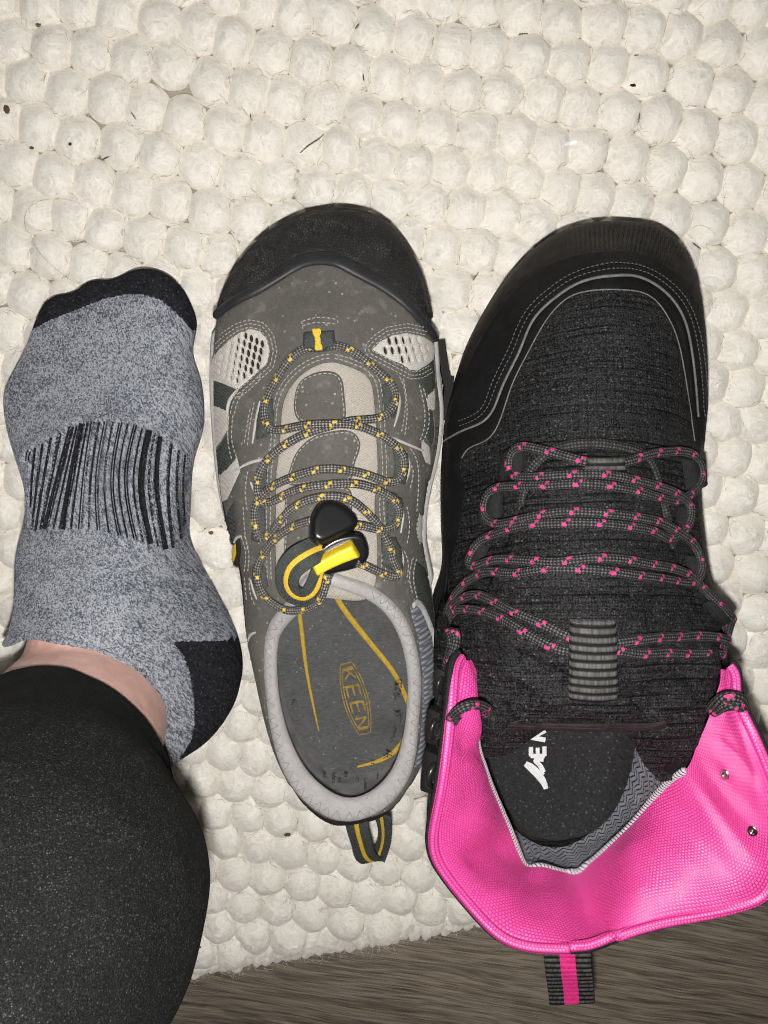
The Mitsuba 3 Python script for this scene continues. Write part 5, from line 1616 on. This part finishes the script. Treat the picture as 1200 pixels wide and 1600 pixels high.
# glossy black hooks on the left flap: a plate, a barrel and a bent prong
mat('m_hook', (0.012, 0.012, 0.012), 0.18, 0.7, None, 1, 2e-4, True, clearcoat=0.5)
for px_, py_, z_, s_ in ((692, 1066, .103, 0.8), (683, 1133, .106, 1.0), (681, 1203, .108, 1.25)):
    c = at(np.array(px_), np.array(py_), z_)
    d = unit(np.array([0.12, 1.0, 0.1])); w = unit(np.array([-0.9, 0.1, 0.45])); n = np.cross(w, d) * -1
    q = c + np.array([d * -0.007 * s_, d * -0.003 * s_ + w * 0.0006, d * 0.003 * s_ + w * 0.0006, d * 0.007 * s_])
    v, f, uv = sweep(spline(q, step=0.0006), 0.0040 * s_, 0.0030 * s_, np.repeat(unit([[-0.4, -0.05, 0.9]]), len(spline(q, step=0.0006)), 0), sides=18, power=4)
    k = put('hiking_boot__hook', (v, f), 'm_hook', 50)
    a = np.linspace(-0.4, math.pi + 0.4, 24)
    ringp = c + w * 0.0012 + np.array([0, 0, 0.003 * s_]) + (np.cos(a)[:, None] * d * 0.0038 + np.sin(a)[:, None] * unit(np.array([-0.6, 0, 0.8])) * 0.0030) * s_
    v, f, uv = sweep(ringp, 0.0011 * s_, None, np.repeat(w[None], len(a), 0), sides=10)
    put(k + '__prong', (v, f), 'm_hook', True)
# two little rivets that show through the lining
H_pink = Hitter([(pv, pf)])
mat('m_steel', (0.75, 0.73, 0.68), 0.25, 0.5, None, 1, 2e-4, True, metallic=1.0)
for q in ((1133, 1210), (1176, 1298)):
    P, N = H_pink(np.array([q], float))
    n = N[0]; b = unit(np.cross(n, [0.3, 1, 0])); t = np.cross(b, n)
    a = np.linspace(0, 2 * np.pi, 25)[:-1]
    rows = [P[0] + n * h * 1e-3 + (np.cos(a)[:, None] * b * 0.85 + np.sin(a)[:, None] * t) * r * 1e-3 for r, h in ((2.5, -0.6), (2.4, 0.4), (2.1, 0.7), (1.4, 0.7), (1.2, 0.3), (0.7, 0.4), (0.05, 0.9))]
    rows = [np.vstack([r, r[:1]]) for r in rows]
    v, f = loft(rows)
    put('hiking_boot__rivet', (v, f), 'm_steel', 30)
# ------------------------------------------------------------------ litter on the rug
mat('m_straw', dark_col((0.05, 0.042, 0.03), (0.16, 0.13, 0.09), 900), 0.8, 0.2)
mat('m_crumb', dark_col((0.03, 0.022, 0.014), (0.15, 0.10, 0.06), 1200), 0.9, 0.1)
mat('m_black_crumb', (0.010, 0.009, 0.008), 0.8, 0.2)
mat('m_feather', (0.82, 0.82, 0.84), 0.8, 0.2)
H_rug = Hitter(balls)


def blade(key, pts, r, m, label, cat, group=None, lift=0.0006):
    P, N = H_rug(spline(arr(pts), step=2))
    P = gaussian_filter1d(P + N * lift, 3, axis=0, mode='nearest')
    w = r * np.sin(np.linspace(0.25, math.pi - 0.1, len(P))) ** 0.6
    v, f, uv = sweep(P, w, w * 0.6, None, sides=7)
    k = put(key, (v, f), m, True)
    tag(k, label, cat, group)


def crumb(key, px, py, a, b, m, label, cat, group=None):
    t = trimesh.creation.icosphere(3, 1.0)
    v = np.array(t.vertices)
    P, N = H_rug(np.array([[px, py]], float))
    v = v * (0.7 + 0.7 * meshkit.fbm(v * 2.2 + px, 3))[:, None] * np.array([a, b, min(a, b) * 0.7]) * 1e-3
    k = put(key, (v + P[0] + N[0] * 0.0004, t.faces), m, 40)
    tag(k, label, cat, group)


S = 'dry grass blade'
for q, r, w in (("468,241 480,229 494,220 508,209", .0004, 'longest dry grass blade on the rug, above the grey sandal'), ("1079,379 1088,386 1098,391", .00035, 'short dark straw on the rug at the upper right of the boot toe'),
                ("158,252 166,246 175,243", .00035, 'short brown straw between wool balls above the sock toes'), ("566,112 567,122 568,129", .00035, 'short upright straw near the top middle of the rug'),
                ("205,173 210,182 215,188", .0003, 'thin straw in a crease left of the upper middle'), ("392,174 391,183 396,192", .0003, 'thin bent straw halfway between upper left corner and boot toe'),
                ("997,174 998,186 997,198", .0003, 'thin dark straw in a crease above the boot'), ("555,48 560,40 564,36", .0004, 'short dark straw stuck near the top edge of the picture'),
                ("584,1475 587,1481 589,1487", .0004, 'short dark straw at the front edge of the rug'), ("739,442 744,430 749,422", .0003, 'thin straw beside the left of the boot toe'),
                ("989,88 994,88 1001,87", .0003, 'thin level straw near the top right of the rug')):
    blade('dry_straw', q, r, 'm_straw', w, 'straw')
crumb('dark_crumb', 10, 172, 1.3, 1.8, 'm_crumb', 'dark matted crumb at the left edge of the rug', 'crumb')
crumb('dark_crumb', 60, 38, 1.2, 0.8, 'm_crumb', 'dark brown crumb near the upper left corner', 'crumb')
crumb('dark_crumb', 990, 133, 1.5, 0.6, 'm_black_crumb', 'shiny black flat crumb above the boot toe', 'crumb')
crumb('dark_crumb', 819, 53, 2.2, 0.6, 'm_crumb', 'long dark crumb near the top right, in a crease between balls', 'crumb')
crumb('dark_crumb', 449, 1303, 1.6, 1.1, 'm_crumb', 'brown crumb on a wool ball left of the sandal heel loop', 'crumb')
crumb('dark_crumb', 50, 230, 1.0, 0.6, 'm_crumb', 'small dark crumb between balls at the upper left', 'crumb')
crumb('dark_crumb', 330, 833, 1.2, 0.9, 'm_crumb', 'tiny dark crumb between the sock and the sandal', 'crumb')
crumb('dark_crumb', 110, 225, 0.7, 0.7, 'm_black_crumb', 'tiny black crumb near the upper left, right of a larger one', 'crumb')
crumb('dark_crumb', 312, 1480, 0.8, 0.6, 'm_crumb', 'tiny crumb on the rug edge beside the trouser leg', 'crumb')
blade('white_feather', "879,226 888,224 897,222 904,220", .0011, 'm_feather', 'small white feather bit lying on the rug above the boot', 'feather', lift=0.0005)
mat('m_hair', (0.30, 0.24, 0.17), 0.5, 0.4)
blade('loose_hair', "132,328 120,318 95,313 65,315 46,326 40,345 48,368 62,392 80,412 105,432 130,441", .00010, 'm_hair', 'long curled loose hair lying on the rug above the sock', 'hair', lift=0.0012)
blade('loose_hair', "1078,362 1090,352 1110,358 1118,368", .00009, 'm_hair', 'fine short hair on the rug to the right of the boot toe', 'hair', lift=0.0012)
